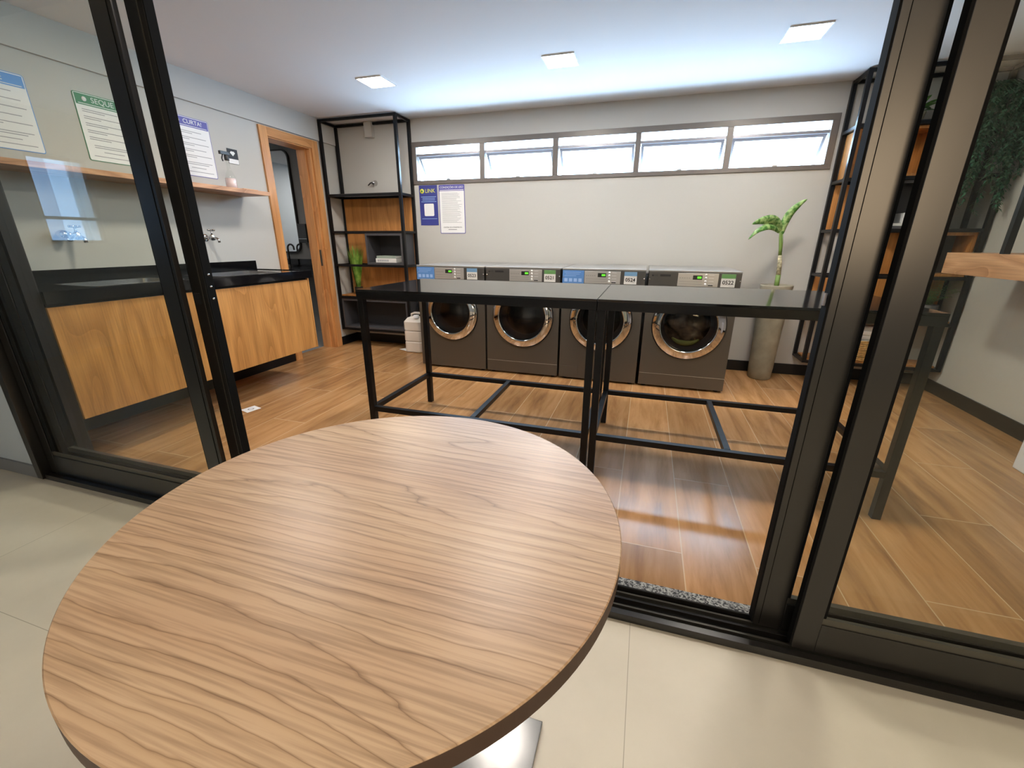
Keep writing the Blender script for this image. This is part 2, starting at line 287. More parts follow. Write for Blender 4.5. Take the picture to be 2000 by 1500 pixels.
# ------------------------------------------------------------------ mesh builder
class MB:
    def __init__(s): s.v = []; s.f = []; s.sm = []
    def add(s, vs, fs, smooth=False):
        o = len(s.v); s.v += [tuple(a) for a in vs]; s.f += [tuple(i + o for i in f) for f in fs]; s.sm += [smooth] * len(fs); return s
    def box(s, x0, x1, y0, y1, z0, z1):
        if x0 > x1: x0, x1 = x1, x0
        if y0 > y1: y0, y1 = y1, y0
        if z0 > z1: z0, z1 = z1, z0
        v = [(x0, y0, z0), (x1, y0, z0), (x1, y1, z0), (x0, y1, z0), (x0, y0, z1), (x1, y0, z1), (x1, y1, z1), (x0, y1, z1)]
        return s.add(v, [(0, 3, 2, 1), (4, 5, 6, 7), (0, 1, 5, 4), (1, 2, 6, 5), (2, 3, 7, 6), (3, 0, 4, 7)])
    def tube(s, pts, r, n=10, caps=True):
        pts = [Vector(p) for p in pts]; R = r if isinstance(r, (list, tuple)) else [r] * len(pts)
        rings = []; up = None
        for i, p in enumerate(pts):
            d = (pts[min(i + 1, len(pts) - 1)] - pts[max(i - 1, 0)]).normalized()
            if up is None:
                up = d.orthogonal().normalized()
            else:
                up = (up - d * up.dot(d)).normalized()
            w = d.cross(up)
            rings.append([p + (up * math.cos(2 * PI * k / n) + w * math.sin(2 * PI * k / n)) * R[i] for k in range(n)])
        v = [q for ring in rings for q in ring]; f = []
        for i in range(len(rings) - 1):
            for k in range(n):
                a = i * n + k; b = i * n + (k + 1) % n; f.append((a, b, b + n, a + n))
        if caps: f.append(tuple(range(n - 1, -1, -1))); f.append(tuple((len(rings) - 1) * n + k for k in range(n)))
        return s.add(v, f, True)
    def lathe(s, prof, c, axis='Z', n=48, smooth=True):
        """prof: (radius, height) along the axis from point c."""
        v = []; f = []
        for r, h in prof:
            for k in range(n):
                a = 2 * PI * k / n; x, y = r * math.cos(a), r * math.sin(a)
                p = {'Z': (x, y, h), 'Y': (x, h, y), 'X': (h, x, y)}[axis]
                v.append((c[0] + p[0], c[1] + p[1], c[2] + p[2]))
        for i in range(len(prof) - 1):
            for k in range(n):
                a = i * n + k; b = i * n + (k + 1) % n; q = (a, b, b + n, a + n)
                f.append(q if axis != 'Y' else q[::-1])
        return s.add(v, f, smooth)
    def disc(s, c, r, axis='Z', n=48, flip=False):
        v = []
        for k in range(n):
            a = 2 * PI * k / n; x, y = r * math.cos(a), r * math.sin(a)
            p = {'Z': (x, y, 0), 'Y': (x, 0, y), 'X': (0, x, y)}[axis]; v.append((c[0] + p[0], c[1] + p[1], c[2] + p[2]))
        return s.add(v, [tuple(range(n))[::-1] if flip else tuple(range(n))])
    def prism(s, pts2, axis, a, b):
        """closed outline pts2 extruded along axis from a to b (X: (y,z), Y: (x,z), Z: (x,y))."""
        n = len(pts2)
        def P(p, t): return {'X': (t, p[0], p[1]), 'Y': (p[0], t, p[1]), 'Z': (p[0], p[1], t)}[axis]
        v = [P(p, a) for p in pts2] + [P(p, b) for p in pts2]
        f = [tuple(range(n))[::-1], tuple(range(n, 2 * n))] + [(i, (i + 1) % n, (i + 1) % n + n, i + n) for i in range(n)]
        return s.add(v, f)
    def build(s, name, mat, parent=None, root=None, bevel=0.0, seg=2, kind=None):
        """root: base point; vertices are stored relative to it."""
        if parent is not None:
            r = Vector(parent['_root'])
        else:
            r = Vector(root if root else (0, 0, 0))
        me = bpy.data.meshes.new(name); me.from_pydata([tuple(Vector(p) - r) for p in s.v], [], s.f)
        bm = bmesh.new(); bm.from_mesh(me); bmesh.ops.recalc_face_normals(bm, faces=bm.faces); bm.to_mesh(me); bm.free()
        for p, q in zip(me.polygons, s.sm): p.use_smooth = q
        o = bpy.data.objects.new(name, me); COL.objects.link(o); me.materials.append(M[mat])
        if parent is not None: o.parent = parent
        else: o.location = r
        o['_root'] = tuple(r)
        if bevel:
            bv = o.modifiers.new('bevel', 'BEVEL'); bv.width = bevel; bv.segments = seg; bv.limit_method = 'ANGLE'; bv.angle_limit = 0.9
        if kind: o['kind'] = kind
        return o
def rrect(a0, a1, b0, b1, r, n=6):
    out = []
    for cx, cy, s in ((a1 - r, b1 - r, 0), (a0 + r, b1 - r, 1), (a0 + r, b0 + r, 2), (a1 - r, b0 + r, 3)):
        for k in range(n + 1):
            t = PI / 2 * (s + k / n); out.append((cx + r * math.cos(t), cy + r * math.sin(t)))
    return out
def B(*a): return MB().box(*a)
def tag(o, label, cat, group=None):
    o['label'] = label; o['category'] = cat
    if group: o['group'] = group
    return o
def thing(name, loc, label=None, cat=None, group=None, kind=None):
    o = bpy.data.objects.new(name, None); o.empty_display_size = 0.1; COL.objects.link(o); o.location = loc; o['_root'] = tuple(loc)
    if label: tag(o, label, cat, group)
    if kind: o['kind'] = kind
    return o
def text(body, size, loc, facing, mat, parent, name='lettering', align='CENTER', ext=0.0004, bold=0.0):
    c = bpy.data.curves.new(name, 'FONT'); c.body = body; c.size = size; c.align_x = align; c.align_y = 'CENTER'; c.extrude = ext; c.offset = bold
    t = bpy.data.objects.new(name + '_tmp', c); COL.objects.link(t)
    t.rotation_euler = {'-Y': (PI / 2, 0, 0), '+X': (PI / 2, 0, PI / 2), '+Z': (0, 0, 0)}[facing]; t.location = loc
    bpy.context.view_layer.update()
    me = bpy.data.meshes.new_from_object(t.evaluated_get(bpy.context.evaluated_depsgraph_get()))
    me.transform(t.matrix_world); me.transform(Matrix.Translation(-Vector(parent['_root'])))
    bpy.data.objects.remove(t); bpy.data.curves.remove(c)
    me.materials.clear(); me.materials.append(M[mat])
    o = bpy.data.objects.new(name, me); COL.objects.link(o); o.parent = parent; o['_root'] = tuple(parent['_root'])
    return o

# ------------------------------------------------------------------ geometry constants (metres)
XL, XR, YB, ZC = -3.43, 2.398, 4.475, 2.393      # laundry room
YI = 1.325                                       # inner face of the front wall
YO = 1.143                                       # outer face of the front wall
OX0, OX1, OZ = -2.95, 1.88, 2.16                 # door opening
CX0, CX1, CY0, CZ = -6.0, 3.2, -2.6, 2.45        
# ------------------------------------------------------------------ room shell
B(XL - 0.16, XR, 1.331, YB, -0.05, 0).build('floor', 'wood_plank_tile', root=(0, 0, 0), kind='structure')
B(CX0, CX1, CY0, 1.27, -0.05, 0).build('floor', 'beige_porcelain_tile', root=(0, 0, 0), kind='structure')
B(XL - 0.15, XR + 0.1, 1.264, 1.331, -0.05, 0.003).build('trim_1', 'grey_granite', kind='structure')
B(XL - 0.15, XR + 0.15, YI, YB + 0.15, ZC, ZC + 0.1).build('ceiling', 'ceiling_paint', kind='structure')
B(CX0 - .1, CX1 + .1, CY0 - .1, YO, CZ, CZ + 0.1).build('ceiling', 'ceiling_paint', kind='structure')
# back wall with window opening
WX0, WX1, WZ0, WZ1 = -2.485, 1.368, 1.770, 2.175
w = B(XL - 0.15, WX0, YB, YB + 0.15, 0, ZC); w.box(WX1, XR + 0.15, YB, YB + 0.15, 0, ZC)
w.box(WX0, WX1, YB, YB + 0.15, 0, WZ0); w.box(WX0, WX1, YB, YB + 0.15, WZ1, ZC)
w.build('wall_back', 'wall_paint', kind='structure')
# left wall with door opening and the slightly proud beam
DY0, DY1, DZ = 3.50, 4.085, 2.105
w = B(XL - 0.15, XL, YI, DY0, 0, ZC); w.box(XL - 0.15, XL, DY1, YB, 0, ZC); w.box(XL - 0.15, XL, DY0, DY1, DZ, ZC)
w.box(XL, XL + 0.022, YI, YB, 2.186, ZC)
w.build('wall_left', 'wall_paint', kind='structure')
B(XR, XR + 0.15, YI, YB, 0, ZC).build('wall_right', 'wall_paint', kind='structure')
# front wall (between the rooms) with the wide door opening
w = B(CX0, OX0, YO, YI, 0, CZ + .1); w.box(OX1, CX1, YO, YI, 0, CZ + .1); w.box(OX0, OX1, YO, YI, OZ, CZ + .1)
w.build('wall_front', 'outer_wall_paint', kind='structure')
B(OX0, -2.825, 1.266, YI, 0, OZ + .02).build('trim_5', 'black_plastic', kind='structure')  # wall end behind the glass, its shade put into the black colour
# outer room
RW = (1.42, 2.30, 1.02, 2.36)
w = B(CX0, RW[0], CY0 - .12, CY0, 0, CZ); w.box(RW[1], CX1, CY0 - .12, CY0, 0, CZ); w.box(RW[0], RW[1], CY0 - .12, CY0, 0, RW[2]); w.box(RW[0], RW[1], CY0 - .12, CY0, RW[3], CZ)
w.build('wall_rear', 'outer_wall_paint', kind='structure')
t = thing('window_3', (2.2, CY0, RW[2]), kind='structure'); w = MB()
for a in (RW[0], RW[1] - .04): w.box(a, a + .04, CY0 - .08, CY0 - .03, RW[2], RW[3])
for a in (RW[2], RW[3] - .04): w.box(RW[0] + .04, RW[1] - .04, CY0 - .08, CY0 - .03, a, a + .04)
w.build('window_frame', 'window_aluminium', t)
B(RW[0] + .04, RW[1] - .04, CY0 - .058, CY0 - .052, RW[2] + .04, RW[3] - .04).build('pane', 'warm_window_glass', t)
B(CX1, CX1 + .12, CY0, YI, 0, CZ).build('wall_outer_right', 'outer_wall_paint', kind='structure')
wins = [(-1.09, -0.70, 1.16, 2.02)]
w = B(CX0 - .12, CX0, CY0, -1.09, 0, CZ); w.box(CX0 - .12, CX0, -0.70, YI, 0, CZ)
for y0, y1, z0, z1 in wins: w.box(CX0 - .12, CX0, y0, y1, 0, z0); w.box(CX0 - .12, CX0, y0, y1, z1, CZ)
w.build('wall_outer_left', 'outer_wall_paint', kind='structure')
for i, (y0, y1, z0, z1) in enumerate(wins):
    t = thing('window_%d' % (i + 2), (CX0, y0, z0), kind='structure')
    w = MB()
    for a in (y0, y1 - .03): w.box(CX0 - .08, CX0 - .03, a, a + .03, z0, z1)
    for a in (z0, z0 + (z1 - z0) * .28, z1 - .03): w.box(CX0 - .08, CX0 - .03, y0 + .03, y1 - .03, a, a + .03)
    w.build('window_frame', 'window_aluminium', t)
    B(CX0 - .058, CX0 - .052, y0 + .03, y1 - .03, z0 + .03, z1 - .03).build('pane', 'tinted_window_glass', t)
# baseboards
B(XL, WX1 + 1.03, YB - 0.015, YB, 0, 0.1).build('baseboard_back', 'black_baseboard', root=(0, YB, 0), kind='structure', bevel=0.002)
B(XR - 0.015, XR, YI, YB - 0.015, 0, 0.1).build('baseboard_right', 'black_baseboard', root=(XR, 3, 0), kind='structure', bevel=0.002)
w = B(XL, XL + .015, YI, 3.42, 0, 0.1); w.box(XL, XL + .015, 4.165, YB - .015, 0, .1)
w.build('baseboard_left', 'black_baseboard', root=(XL, 3, 0), kind='structure', bevel=0.002)
w = B(CX0, OX0, YO - .012, YO, 0, 0.07)
w.build('baseboard_front', 'grey_baseboard', root=(-4, YO, 0), kind='structure', bevel=0.002)

# ------------------------------------------------------------------ back window
t = thing('window_1', (-0.55, YB, WZ0), kind='structure')
y0, y1 = YB - 0.012, YB + 0.06
w = B(WX0, WX1, y0, y1, WZ0, WZ0 + .038); w.box(WX0, WX1, y0, y1, WZ1 - .05, WZ1); w.box(WX0, WX0 + .05, y0, y1, WZ0 + .038, WZ1 - .05)
w.box(WX1 - .052, WX1, y0, y1, WZ0 + .038, WZ1 - .05)
mull = [(-1.720, -1.667), (-0.969, -0.915), (-0.205, -0.158), (0.550, 0.600)]
for a, b_ in mull: w.box(a, b_, y0, y1, WZ0 + .038, WZ1 - .05)
w.build('window_frame', 'window_aluminium', t, bevel=0.002)
bays = []; e = [WX0 + .05] + [q for m_ in mull for q in m_] + [WX1 - .052]
for i in range(5): bays.append((e[2 * i], e[2 * i + 1]))
TZ_ = 2.052
for a, b_ in bays:
    B(a, b_, YB + 0.01, YB + 0.045, TZ_ - .012, TZ_ + .012).build('transom', 'sash_aluminium', t)
    B(a, b_, YB + .026, YB + .031, TZ_ + .012, WZ1 - .05).build('pane', 'window_glass', t)
    # awning sash hinged at the transom, pushed out at the bottom
    ang = math.radians(38); H = (TZ_ - .014 - (WZ0 + .03)) / math.cos(ang)
    def sash_pt(x, h, d): return (x, YB + .03 + h * math.sin(ang) + d * math.cos(ang), TZ_ - .014 - h * math.cos(ang) + d * math.sin(ang))
    def sash_box(mb, xa, xb, h0, h1, d0, d1):
        v = [sash_pt(x, h, d) for d in (d0, d1) for h in (h0, h1) for x in (xa, xb)]
        mb.add(v, [(0, 1, 3, 2), (4, 6, 7, 5), (0, 4, 5, 1), (2, 3, 7, 6), (0, 2, 6, 4), (1, 5, 7, 3)])
    w = MB(); fw_ = .024
    sash_box(w, a + .006, b_ - .006, 0, fw_, 0, .02); sash_box(w, a + .006, b_ - .006, H - fw_, H, 0, .02)
    sash_box(w, a + .006, a + .006 + fw_, fw_, H - fw_, 0, .02); sash_box(w, b_ - .006 - fw_, b_ - .006, fw_, H - fw_, 0, .02)
    so = w.build('sash', 'sash_aluminium', t)
    w = MB(); sash_box(w, a + .02, b_ - .02, fw_, H - fw_, .008, .013); w.build('pane', 'window_glass', so)
    w = MB(); mx_ = (a + b_) / 2; q = sash_pt(mx_, H - .01, 0)
    w.tube([(mx_, YB + .0, WZ0 + .045), (mx_ + .012, YB + .03, WZ0 + .05), q], .004, 8); w.box(mx_ - .02, mx_ + .02, YB - .004, YB + .012, WZ0 + .038, WZ0 + .05)
    w.build('latch_arm', 'stainless', so)

# ------------------------------------------------------------------ sliding glass doors
t = thing('trim_2', (0, 1.2, 0), kind='structure')   # bottom track, jambs and head
w = B(OX0, OX1, 1.137, 1.264, 0, .006); w.box(OX0, OX1, 1.137, 1.160, .006, .028); w.box(OX0, OX1, 1.205, 1.213, .006, .028); w.box(OX0, OX1, 1.257, 1.264, .006, .030)
w.build('bottom_track', 'bronze_aluminium', t, bevel=0.0008)
w = B(OX0 + .02, OX1 - .02, 1.179, 1.186, .006, .022); w.box(OX0 + .02, OX1 - .02, 1.236, 1.243, .006, .022)
w.build('running_rail', 'rail_aluminium', t)
B(OX0, OX0 + .045, 1.125, 1.264, .006, OZ).build('jamb', 'bronze_aluminium', t, bevel=0.0015)
B(OX1 - .045, OX1, 1.125, 1.264, .006, OZ).build('jamb', 'bronze_aluminium', t, bevel=0.0015)
B(OX0 + .045, OX1 - .045, 1.137, 1.264, OZ - .05, OZ).build('head_track', 'bronze_aluminium', t, bevel=0.0015)
def leaf(n, x0, x1, yf, wl, wr, d):
    """sliding leaf: stile widths wl / wr, front face at yf"""
    t = thing('door_%d' % n, ((x0 + x1) / 2, yf, .024), kind='structure'); z0, z1 = .0305, OZ - .052
    w = B(x0, x0 + wl, yf, yf + d, z0, z1); w.box(x1 - wr, x1, yf, yf + d, z0, z1)
    w.box(x0 + wl, x1 - wr, yf, yf + d, z0, z0 + .105); w.box(x0 + wl, x1 - wr, yf, yf + d, z1 - .09, z1)
    w.build('leaf_frame', 'bronze_aluminium', t, bevel=0.0015)
    w = MB(); g0, g1 = z0 + .105, z1 - .09       # glazing bead: sloped step round the glass
    w.box(x0 + wl, x1 - wr, yf + .004, yf + d - .012, g0, g0 + .022); w.box(x0 + wl, x1 - wr, yf + .004, yf + d - .012, g1 - .018, g1)
    w.build('glazing_bead', 'rail_aluminium', t)
    w = B(x0 + wl, x0 + wl + .008, yf + .004, yf + d - .002, g0 + .022, g1 - .018); w.box(x1 - wr - .008, x1 - wr, yf + .004, yf + d - .002, g0 + .022, g1 - .018)
    w.build('gasket', 'black_rubber', t)
    B(x0 + wl, x1 - wr, yf + d - .012, yf + d - .006, g0, g1).build('glass_pane', 'door_glass', t)
    return t
L1 = leaf(1, -2.90, -1.650, 1.165, .055, .090, .020)
L2 = leaf(2, -2.88, -1.590, 1.2205, .055, .075, .033)
A_ = leaf(3, 0.436, 1.72, 1.2205, .078, .055, .033)
B_ = leaf(4, 0.530, 1.83, 1.165, .060, .055, .027)
# edge pulls, slot lines and latches of the leaves
B(-1.668, -1.666, 1.1635, 1.165, .04, 2.1).build('profile_line', 'black_rubber', L1)
B(-1.616, -1.612, 1.2187, 1.2205, .04, 2.1).build('profile_line', 'rail_aluminium', L2)
w = MB()
for k in range(3): w.lathe([(.0045, 0), (.0045, .003), (0.0005, .004)], (-1.586, 1.237, 1.07 - .045 * k), 'X', 12)
w.build('lock_screws', 'stainless', L2)
B(-1.655, -1.630, 1.216, 1.2205, .96, 1.0).build('lock_cover', 'black_plastic', L2)
B(.4315, .4365, 1.2210, 1.2540, .04, 2.1).build('edge_seal', 'black_rubber', A_)
B(.5245, .5305, 1.1660, 1.1915, .04, 2.1).build('edge_seal', 'black_rubber', B_)
B(-1.590, -1.586, 1.2210, 1.2530, .04, 2.1).build('edge_seal', 'black_rubber', L2)
B(.4525, .4538, 1.2193, 1.2205, .04, 2.1).build('profile_line', 'black_rubber', A_)
B(.426, .4315, 1.232, 1.242, 1.045, 1.075).build('latch', 'sash_aluminium', A_)

# ------------------------------------------------------------------ ceiling lamps
def lamp(x, y, z, label, s=.105, group='square recessed lamps in the laundry ceiling'):
    t = thing('ceiling_lamp', (x, y, z), label, 'lamp', group)
    w = MB()
    for a in (0, 1):
        w.box(x - s - .008, x + s + .008, y - s - .008 if a == 0 else y + s, y - s if a == 0 else y + s + .008, z - .006, z)
        w.box(x - s - .008 if a == 0 else x + s, x - s if a == 0 else x + s + .008, y - s, y + s, z - .006, z)
    w.build('trim_ring', 'white_plastic', t)
    B(x - s, x + s, y - s, y + s, z - .004, z - .001).build('diffuser', 'lamp_diffuser', t)
    return t
lamp(-2.195, 3.45, ZC, 'lit square ceiling lamp nearest the tall black rack by the wooden door')
lamp(-0.712, 3.455, ZC, 'lit square ceiling lamp in the middle of the three, above the washing machines')
lamp(0.780, 3.465, ZC, 'lit square ceiling lamp closest to the sliding door posts on the right')
for x in (-2.195, -0.712, 0.780):
    lamp(x, 2.05, ZC, 'lit square ceiling lamp of the nearer row, beyond the top of the photo', group='square lamps of the nearer row')

for x, y in ((.6, -.9), (-1.1, -1.5)):  # unseen lamps added to brighten the outer room
    lamp(x, y, CZ, 'added square ceiling lamp, unseen behind the camera, brightening the seating area', group='added square lamps behind the camera')

# ------------------------------------------------------------------ bathroom behind the wooden door
bx0, bx1, by0, by1 = -5.9, XL - .15, 2.4, 4.80
B(bx0, bx1 + .15, by0, by1, -.05, 0.0).build('floor', 'dark_grey_laminate', kind='structure') if False else None
B(bx0, XL - .16, by0, by1, -.05, 0.0).build('floor', 'grey_baseboard', kind='structure')
B(bx0, bx1, by0, by1, 2.39, 2.45).build('ceiling', 'ceiling_paint', kind='structure')
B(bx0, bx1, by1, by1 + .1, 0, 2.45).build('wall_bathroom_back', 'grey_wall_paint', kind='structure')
B(bx0, bx1, by0 - .1, by0, 0, 2.45).build('wall_bathroom_front', 'pale_wall_paint', kind='structure')
B(bx0 - .1, bx0, by0, by1, 0, 2.45).build('wall_bathroom_left', 'pale_wall_paint', kind='structure')
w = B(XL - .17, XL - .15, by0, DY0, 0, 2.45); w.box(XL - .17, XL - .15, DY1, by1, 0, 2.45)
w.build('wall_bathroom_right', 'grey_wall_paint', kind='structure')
lamp(-5.0, 3.1, 2.39, 'added ceiling lamp, unseen in the small washroom, lighting its walls for the mirror', group='added washroom lamp')  # added out of view so the mirror shows a lit wall
mt = thing('rounded_mirror', (-4.70, by1 - .03, 1.05), 'tall rounded mirror in thin black frame behind the wooden doorway', 'mirror')
w = MB(); o_ = rrect(-5.02, -4.385, 1.045, 2.27, .10); i_ = rrect(-5.005, -4.40, 1.06, 2.255, .088); n = len(o_)
v = [(p[0], by1 - .03, p[1]) for p in o_] + [(p[0], by1 - .03, p[1]) for p in i_] + [(p[0], by1, p[1]) for p in o_] + [(p[0], by1 - .01, p[1]) for p in i_]
f = []
for k in range(n):
    q = (k + 1) % n; f += [(k, q, q + n, k + n), (k + 2 * n, q + 2 * n, q, k), (k + n, q + n, q + 3 * n, k + 3 * n)]
w.add(v, f); w.build('frame', 'black_plastic', mt)
w = MB().prism(i_, 'Y', by1 - .02, by1 - .008); w.build('mirror_glass', 'mirror_silver', mt)
vt = thing('washroom_counter', (-4.4, 4.5, 0.80), 'black stone washroom counter seen through the wooden doorway', 'counter')
B(-5.2, bx1 - .03, 4.32, by1, .81, .865).build('countertop', 'black_granite', vt, bevel=.002)
B(-5.2, bx1 - .03, by1 - .02, by1, .865, .965).build('backsplash', 'black_granite', vt, bevel=.002)
ft = thing('washroom_faucet', (-4.53, 4.70, .865), 'matt black gooseneck faucet in front of the washroom mirror', 'faucet')
w = MB(); w.lathe([(.001, 0), (.025, 0), (.025, .012), (.012, .016)], (-4.53, 4.70, .865), 'Z', 16)
w.tube([(-4.53, 4.70, .87), (-4.53, 4.70, 1.10)] + [(-4.53 + .05 * (1 - math.cos(a)), 4.70, 1.10 + .05 * math.sin(a)) for a in [PI * k / 8 for k in range(1, 8)]] + [(-4.43, 4.70, 1.08)], .011, 10)
w.build('spout', 'black_plastic', ft)
dt = thing('paper_dispenser', (-4.27, by1, 1.2), 'black wall dispenser beside the washroom mirror', 'dispenser')
B(-4.335, -4.20, by1 - .10, by1, 1.17, 1.40).build('housing', 'black_plastic', dt, bevel=.008)
B(-4.33, -4.205, by1 - .102, by1 - .10, 1.215, 1.222).build('slot', 'chrome', dt)
bt = MB().box(-4.50, -4.36, 4.40, 4.52, .865, .905).build('tissue_box', 'book_white', root=(-4.43, 4.46, .865), bevel=.004)
tag(bt, 'small pale box lying on the black washroom counter', 'box')

# wooden door casing
t = thing('trim_3', (XL, 3.79, 0), kind='structure')
w = MB()
for a, b_ in ((3.425, 3.512), (4.072, 4.158)): w.box(XL, XL + .018, a, b_, 0, 2.175)
w.build('casing', 'casing_oak', t, bevel=.002)
B(XL, XL + .0175, 3.512, 4.072, 2.098, 2.175).build('casing_head', 'casing_oak_flat', t, bevel=.002)
w = MB()
for a, b_ in ((3.50, 3.528), (4.05, 4.085)): w.box(XL - .17, XL, a, b_, 0, 2.105)
for a, b_ in ((3.528, 3.54), (4.036, 4.05)): w.box(XL - .12, XL - .05, a, b_, 0, 2.105)
w.build('jamb_lining', 'casing_oak', t, bevel=.001)
B(XL - .17, XL, 3.528, 4.05, 2.09, 2.105).build('head_lining', 'casing_oak_flat', t)
B(XL - .045, XL - .02, 4.047, 4.05, .93, 1.10).build('strike_plate', 'rail_aluminium', t)

# ------------------------------------------------------------------ left wash counter
CF = -2.815
t = thing('wash_counter', (-3.1, 2.25, .9), 'long glossy black stone counter with two sinks along the left wall', 'counter')
sinks = [(1.62, 2.12), (2.38, 2.92)]; sx0, sx1 = -3.30, -2.93
w = B(XL, sx0, YI, 3.13, .89, .945); w.box(sx1, CF + .015, YI, 3.13, .89, .945)
ys = [YI] + [q for s_ in sinks for q in s_] + [3.13]
for k in range(3): w.box(sx0, sx1, ys[2 * k], ys[2 * k + 1], .89, .945)
w.build('countertop', 'black_granite', t)
B(XL, XL + .02, YI, 3.14, .945, 1.022).build('backsplash', 'black_granite', t, bevel=.001)
B(XL, CF - .02, YI + .01, 3.10, .872, .89).build('shadow_gap', 'black_baseboard', t)
w = B(CF - .0, CF + .015, YI, 3.13, .944, .951); w.box(XL + .02, CF + .0, 3.118, 3.13, .944, .951)
w.build('raised_lip', 'black_granite', t)
for a, b_ in sinks:
    o_ = rrect(sx0 - .012, sx1 + .012, a - .012, b_ + .012, .05); i_ = rrect(sx0 + .008, sx1 - .008, a + .008, b_ - .008, .045); d_ = rrect(sx0 + .03, sx1 - .03, a + .03, b_ - .03, .06)
    n = len(o_); w = MB()
    v = [(p[0], p[1], .9475) for p in o_] + [(p[0], p[1], .9475) for p in i_] + [(p[0], p[1], .90) for p in i_] + [(p[0], p[1], .885) for p in d_]
    f = []
    for r_ in range(3):
        for k in range(n): q = (k + 1) % n; f.append((k + r_ * n, q + r_ * n, q + (r_ + 1) * n, k + (r_ + 1) * n))
    f.append(tuple(range(3 * n, 4 * n))); w.add(v, f, False); so = w.build('sink_basin', 'stainless', t)
    MB().lathe([(.001, .003), (.03, .003), (.035, 0)], ((sx0 + sx1) / 2, (a + b_) / 2, .885), 'Z', 20).build('drain', 'chrome', so)
t = thing('base_cabinet', (-3.1, 2.25, .28), 'wall-hung oak cabinet with plain doors under the black wash counter', 'cabinet')
B(XL + .001, CF - .02, YI + .002, 3.085, .278, .871).build('body', 'cabinet_oak', t)
B(XL + .001, CF - .0, 3.085, 3.10, .272, .885).build('side_panel', 'cabinet_oak', t, bevel=.001)
dy = (3.083 - YI - .004) / 3
for k in range(3):
    B(CF - .019, CF, YI + .003 + k * dy, YI + .003 + (k + 1) * dy - .0012, .276, .872).build('door', 'cabinet_oak', t, bevel=.0005)

def wall_tap(y, label, double=False):
    t = thing('water_tap', (XL, y, 1.215), label, 'tap', 'chrome taps over the wash counter'); z = 1.213; x = XL
    w = MB(); w.lathe([(.001, .008), (.026, .007), (.03, 0)], (x, y, z), 'X', 24); w.tube([(x, y, z), (x + .075, y, z)], .012, 12)
    w.lathe([(.012, -.02), (.019, -.016), (.019, .018), (.012, .026)], (x + .075, y, z), 'Z', 20)
    w.tube([(x + .075, y, z), (x + .115, y, z - .004), (x + .135, y, z - .014), (x + .14, y, z - .035)], .0105, 12)
    w.build('tap_body', 'chrome', t)
    w = MB().tube([(x + .075, y, z + .02), (x + .075, y, z + .055)], .007, 10)
    w.tube([(x + .042, y, z + .058), (x + .108, y, z + .058)], .007, 10); w.tube([(x + .075, y - .03, z + .058), (x + .075, y + .03, z + .058)], .007, 10)
    w.build('handle', 'chrome', t)
    if double:
        w = MB().lathe([(.001, .06), (.022, .055), (.026, .03), (.02, 0)], (x + .02, y - .055, z + .012), 'X', 16)
        w.tube([(x + .03, y - .055, z), (x + .05, y - .035, z - .02), (x + .04, y, z - .01)], .009, 10); w.build('side_valve', 'chrome', t)
wall_tap(1.835, 'chrome wall tap with side valve behind the left glass door', True)
wall_tap(2.72, 'plain chrome wall tap just right of the narrow door stile')

# ------------------------------------------------------------------ shelf on the left wall
o = B(XL, -3.13, YI, 3.149, 1.555, 1.585).build('long_shelf', 'shelf_oak', root=(XL, 2.3, 1.555), bevel=.001)
tag(o, 'long thin oak shelf fixed to the left wall under the posters', 'shelf')
bt = thing('spray_bottle', (-3.21, 2.86, 1.585), 'clear spray bottle with black trigger head standing on the oak shelf', 'bottle')
c_ = (-3.21, 2.86, 1.585)
MB().lathe([(.001, 0), (.036, 0), (.04, .01), (.04, .075), (.032, .10), (.016, .13), (.013, .185), (.013, .20)], c_, 'Z', 28).build('bottle_body', 'clear_glass', bt)
MB().lathe([(.001, .004), (.034, .004), (.037, .012), (.037, .072), (.001, .074)], c_, 'Z', 28).build('liquid', 'pink_liquid', bt)
w = MB().lathe([(.001, .20), (.017, .20), (.017, .232), (.013, .24)], c_, 'Z', 20)
w.box(c_[0] - .011, c_[0] + .011, c_[1] - .055, c_[1] + .022, c_[2] + .238, c_[2] + .262); w.tube([(c_[0], c_[1] - .03, c_[2] + .24), (c_[0], c_[1] - .042, c_[2] + .21), (c_[0], c_[1] - .036, c_[2] + .19)], .005, 8)
w.build('trigger_head', 'black_plastic', bt, bevel=.002)
o = B(-3.33, -3.17, 2.93, 3.07, 1.585, 1.594).build('wooden_tray', 'casing_oak_flat', root=(-3.25, 3.0, 1.585), bevel=.002)
tag(o, 'thin flat wooden board lying beside the spray bottle', 'board')

